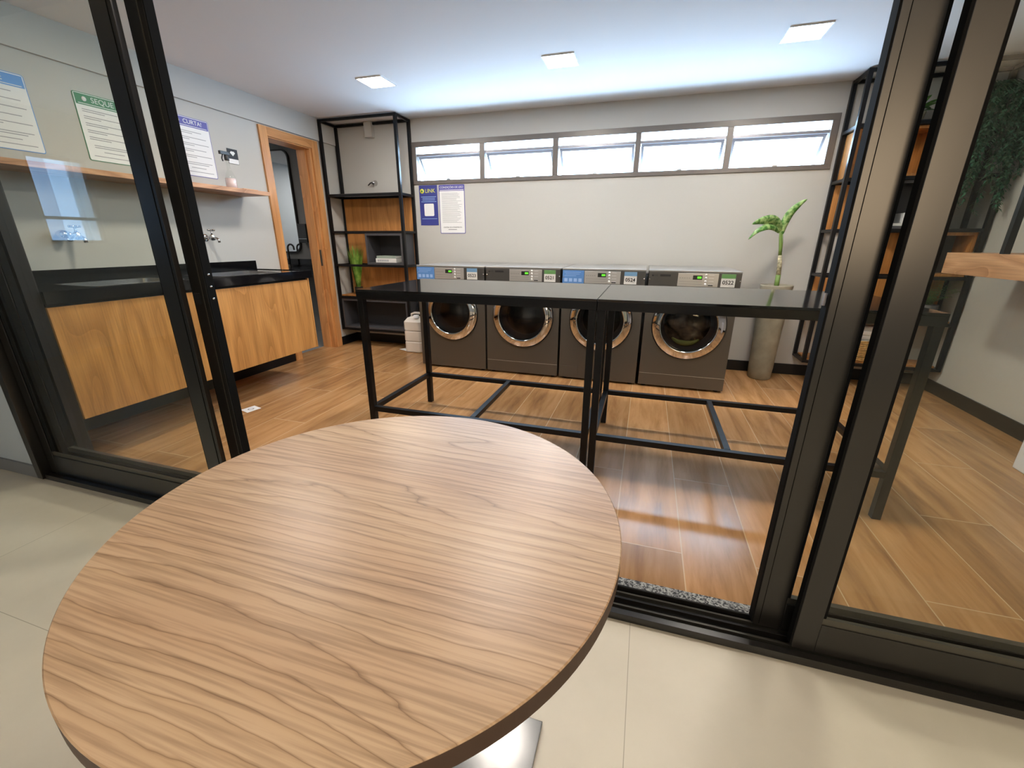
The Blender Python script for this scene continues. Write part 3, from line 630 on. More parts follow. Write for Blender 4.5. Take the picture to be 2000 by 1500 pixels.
# ------------------------------------------------------------------ posters on the left wall (facing +X)
def poster_left(y0, y1, z0, z1, mat, title, lines, label, tx=None, icon=True):
    t = thing('paper_poster', (XL, (y0 + y1) / 2, z0), label, 'poster', 'laundry instruction posters'); x = XL
    MB().prism(rrect(y0, y1, z0, z1, .012), 'X', x, x + .003).build('border', mat, t)
    MB().prism(rrect(y0 + .004, y1 - .004, z0 + .004, z1 - .004, .009), 'X', x + .003, x + .0036).build('sheet', 'white_paper', t)
    B(x + .0036, x + .0042, y0 + .008, y1 - .008, z1 - .068, z1 - .008).build('header_band', mat, t)
    B(x + .0036, x + .0042, y0 + .02, y1 - .02, z1 - .066 + .004, z1 - .062 + .004).build('header_rule', 'label_white', t).location.x += .0006
    if title: text(title, .042, (x + .0045, tx if tx is not None else (y0 + y1) / 2 + .02, z1 - .034), '+X', 'label_white', t, 'title', 'LEFT')
    if icon: MB().lathe([(.001, .0008), (.013, .0008), (.013, 0)], (x + .0042, y0 + .055, z1 - .034), 'X', 20).build('icon', 'label_white', t)
    w = MB()
    for fz, a, b_ in lines:
        z = z1 - fz * (z1 - z0); w.box(x + .0036, x + .0039, y0 + a * (y1 - y0), y0 + b_ * (y1 - y0), z - .0022, z + .0022)
    w.build('body_text', 'ink_grey', t)
ln = [(.24, .1, .75), (.27, .1, .5), (.34, .1, .85), (.37, .1, .4), (.44, .1, .9), (.47, .1, .5), (.54, .1, .8), (.57, .1, .45), (.64, .1, .92), (.67, .1, .5), (.76, .15, .9), (.79, .15, .8), (.85, .3, .7), (.92, .1, .9)]
poster_left(1.553, 1.85, 1.668, 2.060, 'poster_blue', 'E', ln, 'white instruction poster with light blue header at the far left', tx=1.735, icon=False)
poster_left(2.065, 2.362, 1.672, 2.054, 'poster_green', 'SEQUE', ln, 'white instruction poster with green header, middle of three', tx=2.155)
poster_left(2.642, 2.939, 1.668, 2.078, 'poster_violet', 'CURTA!', ln, 'white instruction poster with violet header above the spray bottle', tx=2.735)
t = thing('square_notice', (XL, 3.12, 1.81), 'small black and white square notice on the wall beside the doorway', 'sign')
B(XL, XL + .003, 3.07, 3.168, 1.808, 1.922).build('plate', 'ink_black', t)
B(XL + .003, XL + .0036, 3.072, 3.166, 1.810, 1.845).build('white_strip', 'white_paper', t)
MB().prism([(3.119, 1.868), (3.143, 1.892), (3.133, 1.903), (3.105, 1.903), (3.095, 1.892)], 'X', XL + .003, XL + .0036).build('diamond_emblem', 'label_white', t)

# ------------------------------------------------------------------ posters on the back wall
t = thing('paper_poster', (-2.32, YB, 1.36), 'narrow navy blue poster with yellow lettering under the window', 'poster'); y = YB
B(-2.430, -2.215, y - .003, y, 1.360, 1.762).build('sheet', 'poster_navy', t)
w = MB().lathe([(.001, -.0008), (.024, -.0008), (.024, 0)], (-2.395, y - .003, 1.705), 'Y', 20); w.build('round_logo', 'poster_yellow', t)
MB().lathe([(.001, -.0006), (.010, -.0006), (.010, 0)], (-2.395, y - .0038, 1.705), 'Y', 14).build('logo_centre', 'poster_green', t)
text('LINK', .055, (-2.30, y - .0034, 1.705), '-Y', 'poster_yellow', t, 'title')
MB().prism(rrect(-2.378, -2.262, 1.455, 1.580, .012), 'Y', y - .0036, y - .003).build('pale_square', 'white_paper', t)
w = MB()
for z, a in ((1.648, .09), (1.632, .075), (1.617, .075), (1.60, .09)): w.box(-2.32 - a, -2.32 + a, y - .0034, y - .003, z - .0022, z + .0022)
w.build('body_text', 'pale_blue_print', t)
B(-2.41, -2.23, y - .0034, y - .003, 1.426, 1.430).build('footer_line', 'pale_blue_print', t)
t = thing('paper_poster', (-2.05, YB, 1.275), 'white conditions poster with violet header right of the navy poster', 'poster')
MB().prism(rrect(-2.195, -1.900, 1.275, 1.760, .010), 'Y', y - .003, y).build('border', 'poster_violet', t)
MB().prism(rrect(-2.189, -1.906, 1.281, 1.700, .006), 'Y', y - .0036, y - .003).build('sheet', 'white_paper', t)
B(-2.185, -1.910, y - .0036, y - .003, 1.706, 1.712).build('header_rule', 'label_white', t)
text('CONDIÇÕES DE USO', .028, (-2.048, y - .0034, 1.734), '-Y', 'label_white', t, 'title')
w = MB()
random.seed(3)
for k in range(27):
    z = 1.678 - k * .0112; w.box(-2.165, -2.165 + random.uniform(.17, .235), y - .0039, y - .0036, z - .0014, z + .0014)
w.build('body_text', 'ink_grey', t)
text('CENTRAL DE ATENDIMENTO', .0165, (-2.048, y - .0039, 1.338), '-Y', 'ink_black', t, 'footer_text')
B(-2.10, -2.0, y - .0039, y - .0036, 1.312, 1.319).build('footer_line', 'ink_grey', t)

# ------------------------------------------------------------------ back wall fittings
o = B(-3.012, -2.922, YB - .055, YB, 2.243, ZC).build('pipe_casing', 'wall_paint', root=(-2.967, YB, 2.243), kind='structure'); o.name = 'trim_4'
t = thing('shutoff_valve', (-2.968, YB, 1.80), 'small chrome valve on the back wall inside the left rack', 'valve')
MB().lathe([(.03, 0), (.03, -.006), (.016, -.03), (.014, -.05), (.001, -.052)], (-2.968, YB, 1.802), 'Y', 20).build('valve_body', 'chrome', t)
MB().tube([(-2.968, YB - .045, 1.802), (-2.99, YB - .055, 1.80), (-3.02, YB - .06, 1.775)], .007, 10).build('lever', 'black_plastic', t)

# ------------------------------------------------------------------ washing machines
MY, MYB, MW, MH = 3.678, 4.42, .686, .983
def machine(x0, num, washer, label):
    t = thing('washing_machine' if washer else 'tumble_dryer', (x0 + MW / 2, (MY + MYB) / 2, 0), label, 'washing machine' if washer else 'dryer', 'front-loading machines along the back wall')
    x1 = x0 + MW; cx = x0 + MW / 2 + (.003 if washer else .006); cz = .552; R = .262 if washer else .280; Rh = R - .055
    # body: box with a round hole in the front
    z0, z1 = .018, .845; w = MB()
    angs = sorted([2 * PI * k / 64 for k in range(64)] + [math.atan2(b_ - cz, a - cx) % (2 * PI) for a in (x0 + .004, x1 - .004) for b_ in (z0, z1)])
    ci, ri = [], []
    for a in angs:
        ca, sa = math.cos(a), math.sin(a); q = []
        if ca > 1e-9: q.append((x1 - .004 - cx) / ca)
        if ca < -1e-9: q.append((x0 + .004 - cx) / ca)
        if sa > 1e-9: q.append((z1 - cz) / sa)
        if sa < -1e-9: q.append((z0 - cz) / sa)
        r = min(q); ri.append((cx + r * ca, MY, cz + r * sa)); ci.append((cx + Rh * ca, MY, cz + Rh * sa))
    n = len(angs); w.add(ri + ci, [(k, (k + 1) % n, (k + 1) % n + n, k + n) for k in range(n)])
    w.build('front_panel', 'machine_grey', t)
    w = MB(); a, b_ = x0 + .004, x1 - .004
    v = [(a, MY, z0), (b_, MY, z0), (b_, MYB, z0), (a, MYB, z0), (a, MY, MH - .014), (b_, MY, MH - .014), (b_, MYB, MH - .014), (a, MYB, MH - .014)]
    w.add(v, [(0, 1, 2, 3), (1, 2, 6, 5), (2, 3, 7, 6), (3, 0, 4, 7), (4, 5, 6, 7)]); w.build('body', 'machine_grey', t)
    for fx in (x0 + .05, x1 - .05):
        for fy in (MY + .05, MYB - .05): MB().lathe([(.001, 0), (.02, 0), (.02, .02)], (fx, fy, 0), 'Z', 12).build('foot', 'black_rubber', t)
    B(x0 + .001, x1 - .001, MY - .002, MYB + .005, MH - .014, MH).build('lid', 'machine_lid', t, bevel=.004)
    B(x0 + .004, x1 - .004, MY - .004, MY + .02, z1, MH - .014).build('control_panel', 'machine_panel_dark', t, bevel=.002)
    yp = MY - .004
    sx = x0 + (.190 if washer else .225); sw = .295; z0p, z1p = .862, .964
    sp = B(sx, sx + sw, yp - .003, yp, z0p, z1p).build('display_panel', 'machine_panel_silver', t, bevel=.001)
    B(sx + .11, sx + .178, yp - .0036, yp - .003, .915, .948).build('lcd_frame', 'black_plastic', sp)
    B(sx + .142, sx + .172, yp - .0040, yp - .0036, .924, .940).build('lcd_screen', 'lcd_green', sp)
    w = MB()
    for k in range(5): w.box(sx + .012 + .017 * k, sx + .022 + .017 * k, yp - .0033, yp - .003, .925, .928)
    for k in range(2): w.box(sx + .012, sx + .18, yp - .0033, yp - .003, .880 + .018 * k, .8815 + .018 * k)
    w.build('printed_marks', 'printed_grey', sp)
    w = MB()
    for k in range(4): w.lathe([(.009, 0), (.009, -.003), (.001, -.0035)], (sx + .205, yp - .003, .953 - .024 * k), 'Y', 14); w.box(sx + .225, sx + .262, yp - .0033, yp - .003, .951 - .024 * k, .954 - .024 * k)
    w.build('push_buttons', 'white_plastic', sp)
    B(sx + .225, sx + .26, yp - .0036, yp - .003, .870, .878).build('coin_slot', 'ink_black', sp)
    lx = x0 + (.515 if washer else .540)
    lb = B(lx, lx + .10, yp - .0028, yp, .864, .962).build('number_label', 'label_white', t)
    B(lx, lx + .10, yp - .0034, yp - .0028, .930, .962).build('label_header', 'label_blue' if washer else 'label_green', lb)
    text(num, .040, (lx + .05, yp - .0032, .898), '-Y', 'ink_black', lb, 'number', bold=.0006)
    for kx in (x0 + .012, x1 - .012):
        MB().lathe([(.005, 0), (.005, -.002), (.001, -.0025)], (kx, yp, .91), 'Y', 12).build('screw', 'chrome', t)
    if washer:
        st = B(x0 + .004, x0 + .186, yp - .0015, yp, .853, .966).build('instruction_sticker', 'blue_sticker', t)
        w = MB()
        for k in range(4): w.box(x0 + .02 + .04 * k, x0 + .048 + .04 * k, yp - .0018, yp - .0015, .872, .900)
        for k, (a, b_) in enumerate(((.02, .16), (.03, .15), (.02, .12))): w.box(x0 + a, x0 + b_, yp - .0018, yp - .0015, .948 - .014 * k, .951 - .014 * k)
        w.build('printed_marks', 'pale_blue_print', st)
        B(x0 + .012, x0 + .172, MY - .0025, MY, .030, .127).build('drain_hatch', 'machine_grey', t, bevel=.002)
    else:
        w = B(x0 + .09, x0 + .17, yp - .0012, yp, .934, .950); 
        w.build('dark_nameplate', 'ink_black', t)
        text('LG', .020, (x0 + .062, yp - .0008, .942), '-Y', 'ink_black', t, 'emblem_letters', ext=.0004)
        MB().lathe([(.008, 0), (.008, -.001), (.001, -.001)], (x0 + .035, yp, .942), 'Y', 14).build('round_emblem', 'ink_black', t)
        B(x0 + .004, x1 - .004, MY - .0015, MY + .0, .122, .1245).build('kick_panel_seam', 'machine_panel_silver', t)
    # porthole
    d = thing('porthole_door', (0, 0, 0)); bpy.data.objects.remove(d)
    rg = MB().lathe([(R, 0), (R + .006, -.004), (R + .004, -.010)], (cx, MY, cz), 'Y', 72).build('door_surround', 'dark_gasket', t)
    ring = MB().lathe([(R + .002, -.004), (R, -.016), (R - .005, -.023), (R - .030, -.034), (R - .056, -.043), (R - .062, -.044), (R - .067, -.040), (R - .070, -.026), (R - .070, -.010)], (cx, MY, cz), 'Y', 72).build('door_ring', 'chrome', t)
    r0 = R - .068
    MB().lathe([(r0, -.016), (r0 - .012, -.012), (r0 - .03, -.018), (r0 * .6, -.034), (r0 * .3, -.040), (.001, -.041)], (cx, MY, cz), 'Y', 64).build('door_glass_bowl', 'tinted_door_glass', ring)
    MB().lathe([(r0 + .005, -.012), (r0 - .002, .03), (r0 - .03, .06), (r0 - .03, .10)], (cx, MY, cz), 'Y', 56).build('rubber_gasket', 'dark_gasket', t)
    MB().lathe([(Rh + .0, .005), (Rh + .015, .10), (Rh + .02, .42), (.001, .43)], (cx, MY, cz), 'Y', 56).build('drum', 'drum_steel', t)
    return t, (cx, cz, r0)
xs = [-2.075 + .697 * k for k in range(4)]
m1 = machine(xs[0], '0523', True, 'dark grey washing machine numbered 0523 beside the white jug')
m2 = machine(xs[1], '0521', False, 'dark grey dryer numbered 0521, second machine of the row')
m3 = machine(xs[2], '0524', True, 'dark grey washing machine numbered 0524, behind the joint of the tables')
m4 = machine(xs[3] + .006, '0522', False, 'dark grey dryer numbered 0522 with laundry inside, nearest the tall planter')
def heap(cx, cz, r, mat, label, sc=1.0):
    bm = bmesh.new(); bmesh.ops.create_icosphere(bm, subdivisions=4, radius=1)
    rnd = random.Random(5)
    ph = [rnd.uniform(0, 6) for _ in range(6)]
    for v in bm.verts:
        p = v.co.copy(); d = 1 + .16 * math.sin(5 * p.x + ph[0]) * math.cos(4 * p.z + ph[1]) + .10 * math.sin(9 * p.x + 6 * p.z + ph[2]) + .05 * math.sin(17 * p.z - 11 * p.x + ph[3])
        v.co = Vector((p.x * r * .95, p.y * .13, p.z * r * .62 * sc)) * d
    me = bpy.data.meshes.new('laundry'); bm.to_mesh(me); bm.free(); me.materials.append(M[mat])
    for p in me.polygons: p.use_smooth = True
    o = bpy.data.objects.new('laundry_load', me); COL.objects.link(o); o.location = (cx, MY + .23, cz - r * .30); tag(o, label, 'laundry')
heap(m4[1][0], m4[1][1], m4[1][2], 'laundry_brown', 'brown laundry turning behind the porthole of the dryer numbered 0522')
o = MB().lathe([(.001, .0), (.10, .01), (.14, .04), (.12, .075), (.001, .09)], (m4[1][0] - .02, MY + .08, .40), 'Z', 20)
w = MB()
for k in range(14):
    a = -2.3 + k * .12; r = m4[1][2] - .045
    pass
w.tube([(m4[1][0] + (m4[1][2] - .05) * math.cos(a), MY + .06, m4[1][1] + (m4[1][2] - .05) * math.sin(a)) for a in [-2.3 + .13 * k for k in range(12)]], [.008 + .016 * math.sin(PI * k / 11) for k in range(12)], 10)
o = w.build('laundry_cloth', 'laundry_green', root=(m4[1][0], MY + .06, m4[1][1] - .15)); tag(o, 'yellow green cloth at the bottom of the porthole of dryer 0522', 'laundry')

# ------------------------------------------------------------------ folding tables
def work_table(x0, x1, label):
    t = thing('work_table', ((x0 + x1) / 2, 2.42, 0), label, 'table', 'high black folding tables'); y0, y1, z = 2.035, 2.802, .938
    B(x0, x1, y0, y1, z - .012, z).build('tabletop', 'table_black_top', t, bevel=.0012)
    w = B(x0, x1, y0, y0 + .035, z - .052, z - .012); w.box(x0, x1, y1 - .035, y1, z - .052, z - .012)
    w.box(x0, x0 + .035, y0 + .035, y1 - .035, z - .052, z - .012); w.box(x1 - .035, x1, y0 + .035, y1 - .035, z - .052, z - .012)
    w.build('apron', 'black_steel', t, bevel=.001)
    for lx in (x0 + .003, x1 - .038):
        for ly in (y0 + .003, y1 - .038): B(lx, lx + .035, ly, ly + .035, 0, z - .052).build('leg', 'black_steel', t, bevel=.0015)
    a, b_ = x0 + .038, x1 - .038
    for ly in (y0 + .005, y1 - .035): B(a, b_, ly, ly + .03, .208, .238).build('stretcher', 'black_steel', t, bevel=.001)
    for lx in (x0 + .005, (x0 + x1) / 2 - .015, x1 - .035): B(lx, lx + .03, y0 + .038, y1 - .038, .208, .238).build('stretcher', 'black_steel', t, bevel=.001)
work_table(-1.540, -.2065, 'long black work table on the left, in front of machines 0523 and 0521')
work_table(-.2035, 1.130, 'long black work table on the right, running behind the door posts')

# ------------------------------------------------------------------ racks
def rack(name, x0, x1, levels, label, z1=2.385):
    t = thing(name, ((x0 + x1) / 2, 4.33, .19), label, 'shelf rack', 'tall black steel racks hung on the back wall')
    ya, yb, q = 4.19, YB - .001, .030
    for px in (x0, x1 - q):
        for py in (ya, yb - q): B(px, px + q, py, py + q, .19, z1).build('post', 'black_steel', t, bevel=.001)
    for z in levels + [z1 - .012]:
        w = MB(); h = .012
        for py in (ya, yb - q): w.box(x0 + q, x1 - q, py + .003, py + q - .003, z - h, z + h)
        for px in (x0, x1 - q): w.box(px + .003, px + q - .003, ya + q, yb - q, z - h, z + h)
        w.build('shelf_rail', 'black_steel', t, bevel=.001)
    return t
def boxunit(t, name, mat, x0, x1, z0, z1, y0=4.225, y1=4.440, th=.018, back=None, divs=()):
    w = B(x0, x1, y0, y1, z0, z0 + th); w.box(x0, x1, y0, y1, z1 - th, z1); w.box(x0, x0 + th, y0, y1, z0 + th, z1 - th); w.box(x1 - th, x1, y0, y1, z0 + th, z1 - th)
    for d_ in divs: w.box(d_ - th / 2, d_ + th / 2, y0, y1, z0 + th, z1 - th)
    o = w.build(name, mat, t, bevel=.0008)
    B(x0 + th, x1 - th, y1 - .01, y1, z0 + th, z1 - th).build('back_panel', back or mat, o)
    return o
RL = rack('shelf_rack', -3.415, -2.485, [1.657, 1.286, .932, .572, .20], 'tall black steel rack between the wooden doorway and the window')
x0, x1 = -3.385, -2.515
B(-3.385, x1, 4.215, YB - .035, 1.669, 1.676).build('shelf_board', 'darker_grey_laminate', RL)
B(x0, x1, YB - .030, YB - .012, 1.300, 1.643).build('wood_panel', 'rack_oak', RL)
B(x0, x1, YB - .030, YB - .012, .946, 1.272).build('wood_panel', 'rack_oak', RL)
B(x0, x1, YB - .030, YB - .012, .600, .918).build('wood_panel', 'rack_oak', RL)
boxunit(RL, 'cube_box', 'dark_grey_laminate', -2.975, -2.518, .946, 1.272, y0=4.195, back='darker_grey_laminate', th=.022)
B(x0, x1, 4.222, YB - .034, .586, .600).build('wood_shelf', 'rack_oak', RL)
boxunit(RL, 'low_box', 'dark_grey_laminate', -3.382, -2.518, .214, .556, y0=4.20, back='darker_grey_laminate', th=.022)

RR = rack('shelf_rack', 1.395, 2.385, [2.02, 1.657, 1.286, .932, .572, .20], 'tall black steel rack in the right corner of the back wall')
x0, x1 = 1.428, 2.352
B(x0, x1, 4.222, YB - .034, 2.034, 2.042).build('shelf_board', 'darker_grey_laminate', RR)
boxunit(RR, 'wood_box', 'rack_oak', x0 + .001, 2.10, 1.671, 2.006, divs=(1.93,), th=.020)
B(x0, x1, 4.222, YB - .034, 1.669, 1.671).build('shelf_board', 'darker_grey_laminate', RR)
B(x0, 1.76, YB - .034, YB - .018, 1.300, 1.643).build('wood_panel', 'rack_oak', RR)
boxunit(RR, 'dark_box', 'dark_grey_laminate', 1.77, 2.15, 1.300, 1.643, th=.020)
B(1.70, 2.06, YB - .034, YB - .018, .946, 1.272).build('wood_panel', 'rack_oak', RR)
boxunit(RR, 'wood_box', 'rack_oak', 2.08, 2.35, .946, 1.272, back='darker_grey_laminate', th=.022)
B(x0, x1, YB - .034, YB - .018, .600, .918).build('wood_panel', 'rack_oak', RR)
B(x0, x1, 4.222, YB - .036, .586, .600).build('wood_shelf', 'rack_oak', RR)
B(x0, x1, 4.222, YB - .036, .214, .228).build('wood_shelf', 'rack_oak', RR)

# rack contents, left
t = thing('book', (-2.74, 4.32, .968), 'thick pale book, the lower of two in the grey cube', 'book', 'books lying in the grey cube')
B(-2.885, -2.625, 4.225, 4.40, .968, 1.013).build('cover', 'book_white', t, bevel=.002)
w = MB()
for k in range(6): w.box(-2.86 + .024 * k, -2.844 + .024 * k, 4.2245, 4.2252, .980, 1.000)
w.build('spine_print', 'ink_grey', t)
t = thing('book', (-2.75, 4.32, 1.013), 'thin green-grey book, the upper of two in the grey cube', 'book', 'books lying in the grey cube')
B(-2.878, -2.64, 4.235, 4.40, 1.013, 1.040).build('cover', 'book_green', t, bevel=.002)
B(-2.655, -2.639, 4.240, 4.395, 1.018, 1.036).build('page_block', 'book_white', t)

def blade(mb, p, d, L, wd, bend, nseg=7, up=(0, 0, 1)):
    """a grass-like leaf from p in direction d, bending under gravity"""
    p = Vector(p); d = Vector(d).normalized(); side = d.cross(Vector(up))
    side = side.normalized() if side.length > .01 else Vector((1, 0, 0))
    v = []; q = p.copy(); dd = d.copy()
    for i in range(nseg + 1):
        s = i / nseg; ww = wd * (0.35 + 0.65 * math.sin(PI * min(1, .15 + s * .85))) if s < 1 else 0.0004
        v += [q - side * ww / 2, q + side * ww / 2]; dd = (dd + Vector((0, 0, -bend / nseg))).normalized(); q = q + dd * L / nseg
    mb.add(v, [(2 * i, 2 * i + 1, 2 * i + 3, 2 * i + 2) for i in range(nseg)], True)
rnd = random.Random(11)
t = thing('grass_plant', (-3.225, 4.33, .60), 'tall grass-like green plant in a glass vase on the left rack', 'plant')
c_ = (-3.225, 4.33, .60)
MB().lathe([(.001, .003), (.045, 0), (.05, .01), (.055, .12), (.060, .15), (.056, .15), (.050, .12), (.045, .014), (.001, .012)], c_, 'Z', 28).build('glass_vase', 'clear_glass', t)
MB().lathe([(.001, .013), (.043, .013), (.048, .08), (.001, .085)], c_, 'Z', 24).build('soil', 'soil', t)
w = MB()
for k in range(90):
    a = rnd.uniform(0, 2 * PI); s = rnd.uniform(.02, .16)
    blade(w, (c_[0] + .02 * math.cos(a), c_[1] + .02 * math.sin(a), c_[2] + .07), (s * math.cos(a), s * math.sin(a) * .6, 1), rnd.uniform(.36, .50), .011, rnd.uniform(.1, .8))
w.build('leaves', 'grass_leaf', t)

# rack contents, right
t = thing('leafy_plant', (1.80, 4.34, 2.042), 'small leafy green plant on the upper shelf of the right rack', 'plant')
c_ = (1.80, 4.34, 2.042)
MB().lathe([(.001, 0), (.05, 0), (.065, .07), (.058, .07), (.001, .06)], c_, 'Z', 24).build('pot', 'concrete', t)
w = MB()
for k in range(26):
    a = rnd.uniform(0, 2 * PI); s = rnd.uniform(.5, 1.4)
    blade(w, (c_[0], c_[1], c_[2] + .06), (s * math.cos(a), s * math.sin(a) * .8, 1), rnd.uniform(.14, .22), .045, 1.3)
w.build('leaves', 'fern_leaf', t)
t = thing('trailing_plant', (2.18, 4.33, 2.042), 'dense dark green trailing plant hanging down from the right rack top', 'plant')
c_ = (2.18, 4.33, 2.042)
MB().lathe([(.001, 0), (.075, 0), (.095, .13), (.086, .13), (.001, .115)], c_, 'Z', 28).build('pot', 'concrete', t)
w = MB(); lf = MB()
for k in range(46):
    a = rnd.uniform(PI * .95, PI * 2.05); rr_ = rnd.uniform(.10, .16); ex = rnd.uniform(-.17, .16); L_ = rnd.uniform(.30, .78)
    top = Vector((c_[0] + .05 * math.cos(a), c_[1] + .04 * math.sin(a), c_[2] + .13))
    kx = c_[0] + ex; ky = 4.16 - rnd.uniform(0, .10)
    pts = [top, Vector((c_[0] + ex * .5, (top.y + ky) / 2, c_[2] + .20)), Vector((kx, ky, c_[2] + .10))]
    nn = 12
    for i in range(1, nn + 1):
        pts.append(Vector((kx + .02 * math.sin(i * 1.1 + k) + .03 * i / nn * math.copysign(1, ex), ky + .015 * math.cos(i * .9 + k), c_[2] + .10 - L_ * i / nn)))
    w.tube(pts, .0016, 5, False)
    for i in range(1, len(pts)):
        for j in range(7):
            p = pts[i - 1].lerp(pts[i], j / 7.0); b_ = rnd.uniform(0, 2 * PI)
            blade(lf, p, (math.cos(b_), math.sin(b_), .35), rnd.uniform(.030, .050), .013, 1.6, 3)
w.build('stems', 'trailing_stem', t); lf.build('leaves', 'trailing_leaf', t)
t = thing('fern_plant', (2.245, 4.32, .60), 'small bright fern in a pot on the low shelf of the right rack', 'plant')
c_ = (2.23, 4.31, .60)
MB().lathe([(.001, 0), (.05, 0), (.062, .12), (.055, .12), (.001, .11)], c_, 'Z', 24).build('pot', 'dark_grey_laminate', t)
w = MB()
for k in range(70):
    a = rnd.uniform(0, 2 * PI); s = rnd.uniform(.25, 1.0); d = Vector((s * math.cos(a), s * math.sin(a) * .7, 1)).normalized()
    p = Vector((c_[0], c_[1], c_[2] + .11)); L_ = rnd.uniform(.14, .30)
    if d.x > 0: d.x *= .55
    dd = d.copy(); q = p.copy()
    for i in range(12):
        for sg in (-1, 1):
            sd = dd.cross(Vector((0, 0, 1))).normalized() * sg; blade(w, q, sd * .9 + dd * .5, .030, .008, .5, 2)
        dd = (dd + Vector((0, 0, -.10))).normalized(); q = q + dd * L_ / 12
w.build('fronds', 'fern_leaf', t)
for k, (lb, mt_, a, b_, h) in enumerate((('lower white book inside the dark box of the right rack', 'book_white', 1.80, 2.02, .020), ('small white box on the book in the right rack', 'white_plastic', 1.86, 1.96, .075))):
    z = 1.320 + (.020 if k else 0)
    o = B(a, b_, 4.24, 4.38, z, z + h).build('book' if not k else 'small_box', mt_, root=((a + b_) / 2, 4.31, z), bevel=.002); tag(o, lb, 'book' if not k else 'box')
t = thing('wicker_basket', (1.85, 4.33, .228), 'woven wicker basket on the bottom shelf of the right rack', 'basket')
w = MB()
for k in range(11):
    z = .228 + .009 + k * .0158; rx, ry = .13 + .0015 * k, .085 + .001 * k
    w.tube([(1.85 + (rx + .003 * math.sin(9 * a + k * PI)) * math.cos(a), 4.33 + ry * math.sin(a), z) for a in [2 * PI * i / 48 for i in range(49)]], .0085, 6, False)
w.lathe([(.001, .001), (.10, .001)], (1.85, 4.33, .23), 'Z', 24); w.build('weave', 'rattan', t)
for k, (z0, h, sh) in enumerate(((.36, .045, 0), (.405, .04, .004), (.445, .04, -.004), (.485, .035, .002))):
    w = MB().prism(rrect(1.74 + sh, 1.955 + sh, 4.27, 4.39, .02), 'Z', z0, z0 + h)
    o = w.build('folded_towel', 'towel_white', root=(1.85, 4.33, z0), bevel=.012, seg=3)
    tag(o, ['white folded towel resting in the wicker basket, lowest of the pile', 'white folded towel second from the bottom of the basket pile', 'white folded towel third from the bottom of the basket pile', 'white folded towel on top of the basket pile'][k], 'towel', 'towels piled in the wicker basket')

# ------------------------------------------------------------------ hanging counter on the right wall
t = thing('hanging_counter', (2.17, 2.7, 1.0), 'thick oak counter along the right wall held by a black rod', 'counter')
B(1.95, XR, 1.50, 3.75, 1.000, 1.1345).build('wood_slab', 'shelf_oak', t, bevel=.002)
B(1.953, 1.985, 3.255, 3.287, 1.1345, ZC).build('hanging_rod', 'black_steel', t, bevel=.001)
B(1.953, 1.985, 1.90, 1.932, 1.1345, ZC).build('hanging_rod', 'black_steel', t, bevel=.001)
t = thing('air_heater', (2.2, 2.6, 0), 'white box with fine grille lines at the right edge by the wall', 'heater')
B(2.075, 2.36, 2.36, 2.838, .0, .50).build('housing', 'white_plastic', t, bevel=.006)
w = MB()
for k in range(22): w.box(2.0735, 2.0755, 2.40, 2.80, .10 + .016 * k, .104 + .016 * k)
w.build('grille', 'ink_grey', t)

# ------------------------------------------------------------------ tall planter
t = thing('tall_planter', (1.10, 4.27, 0), 'tall tapered brown-grey concrete planter beside dryer 0522', 'planter')
MB().lathe([(.001, .0), (.086, 0), (.094, .01), (.100, .10), (.112, .55), (.122, .80), (.128, .838), (.124, .846), (.115, .842), (.110, .80), (.001, .795)], (1.10, 4.27, 0), 'Z', 48).build('shell', 'concrete', t)
MB().lathe([(.001, .806), (.111, .802)], (1.10, 4.27, 0), 'Z', 32).build('soil', 'soil', t)
t = thing('potted_dumb_cane', (1.10, 4.27, .80), 'single-stemmed plant with three variegated leaves rising from the tall planter', 'plant')
MB().tube([(1.100, 4.27, .80), (1.097, 4.27, .93)], .019, 12).build('stem_base', 'stem_green', t)
MB().tube([(1.097, 4.27, .93), (1.088, 4.265, 1.03), (1.080, 4.27, 1.09)], [.018, .0165, .014], 12).build('scarred_stem', 'stem_scar', t)
MB().tube([(1.080, 4.27, 1.09), (1.072, 4.27, 1.15), (1.055, 4.265, 1.24), (1.045, 4.26, 1.29)], [.0135, .012, .011, .007], 10).build('upper_stem', 'stem_green', t)
def big_leaf(path, width, petiole=None, tilt=0.0):
    """leaf along a 3-D midrib path with a pointed oval outline and a fold"""
    n = len(path); P = [Vector(p) for p in path]; w = MB(); v = []; m_ = 16
    def at(s):
        f = s * (n - 1); i = min(int(f), n - 2); a, b_ = P[i], P[i + 1]
        p0 = P[max(i - 1, 0)]; p3 = P[min(i + 2, n - 1)]; u = f - i
        return 0.5 * ((2 * a) + (-p0 + b_) * u + (2 * p0 - 5 * a + 4 * b_ - p3) * u * u + (-p0 + 3 * a - 3 * b_ + p3) * u ** 3)
    for i in range(m_ + 1):
        s = i / m_; c = at(s); d = (at(min(1, s + .02)) - at(max(0, s - .02))).normalized()
        sd = d.cross(Vector((0, -1, .25))).normalized(); nrm = sd.cross(d)
        sd = (sd * math.cos(tilt) + nrm * math.sin(tilt)).normalized(); nrm = sd.cross(d)
        ww = width * (math.sin(PI * min(1, s ** .75)) ** .85) * .5 + .0005
        for k, (a, h) in enumerate(((-1, .0), (-.5, .09), (0, .16), (.5, .09), (1, .0))):
            v.append(c + sd * ww * a - nrm * ww * (.16 - h) * 2.0)
    f = [(5 * i + k, 5 * i + k + 1, 5 * i + k + 6, 5 * i + k + 5) for i in range(m_) for k in range(4)]
    w.add(v, f, True); o = w.build('leaf', 'variegated_leaf', t)
    md = o.modifiers.new('thick', 'SOLIDIFY'); md.thickness = .0012
    if petiole: MB().tube(petiole, .006, 8).build('petiole', 'stem_green', t)
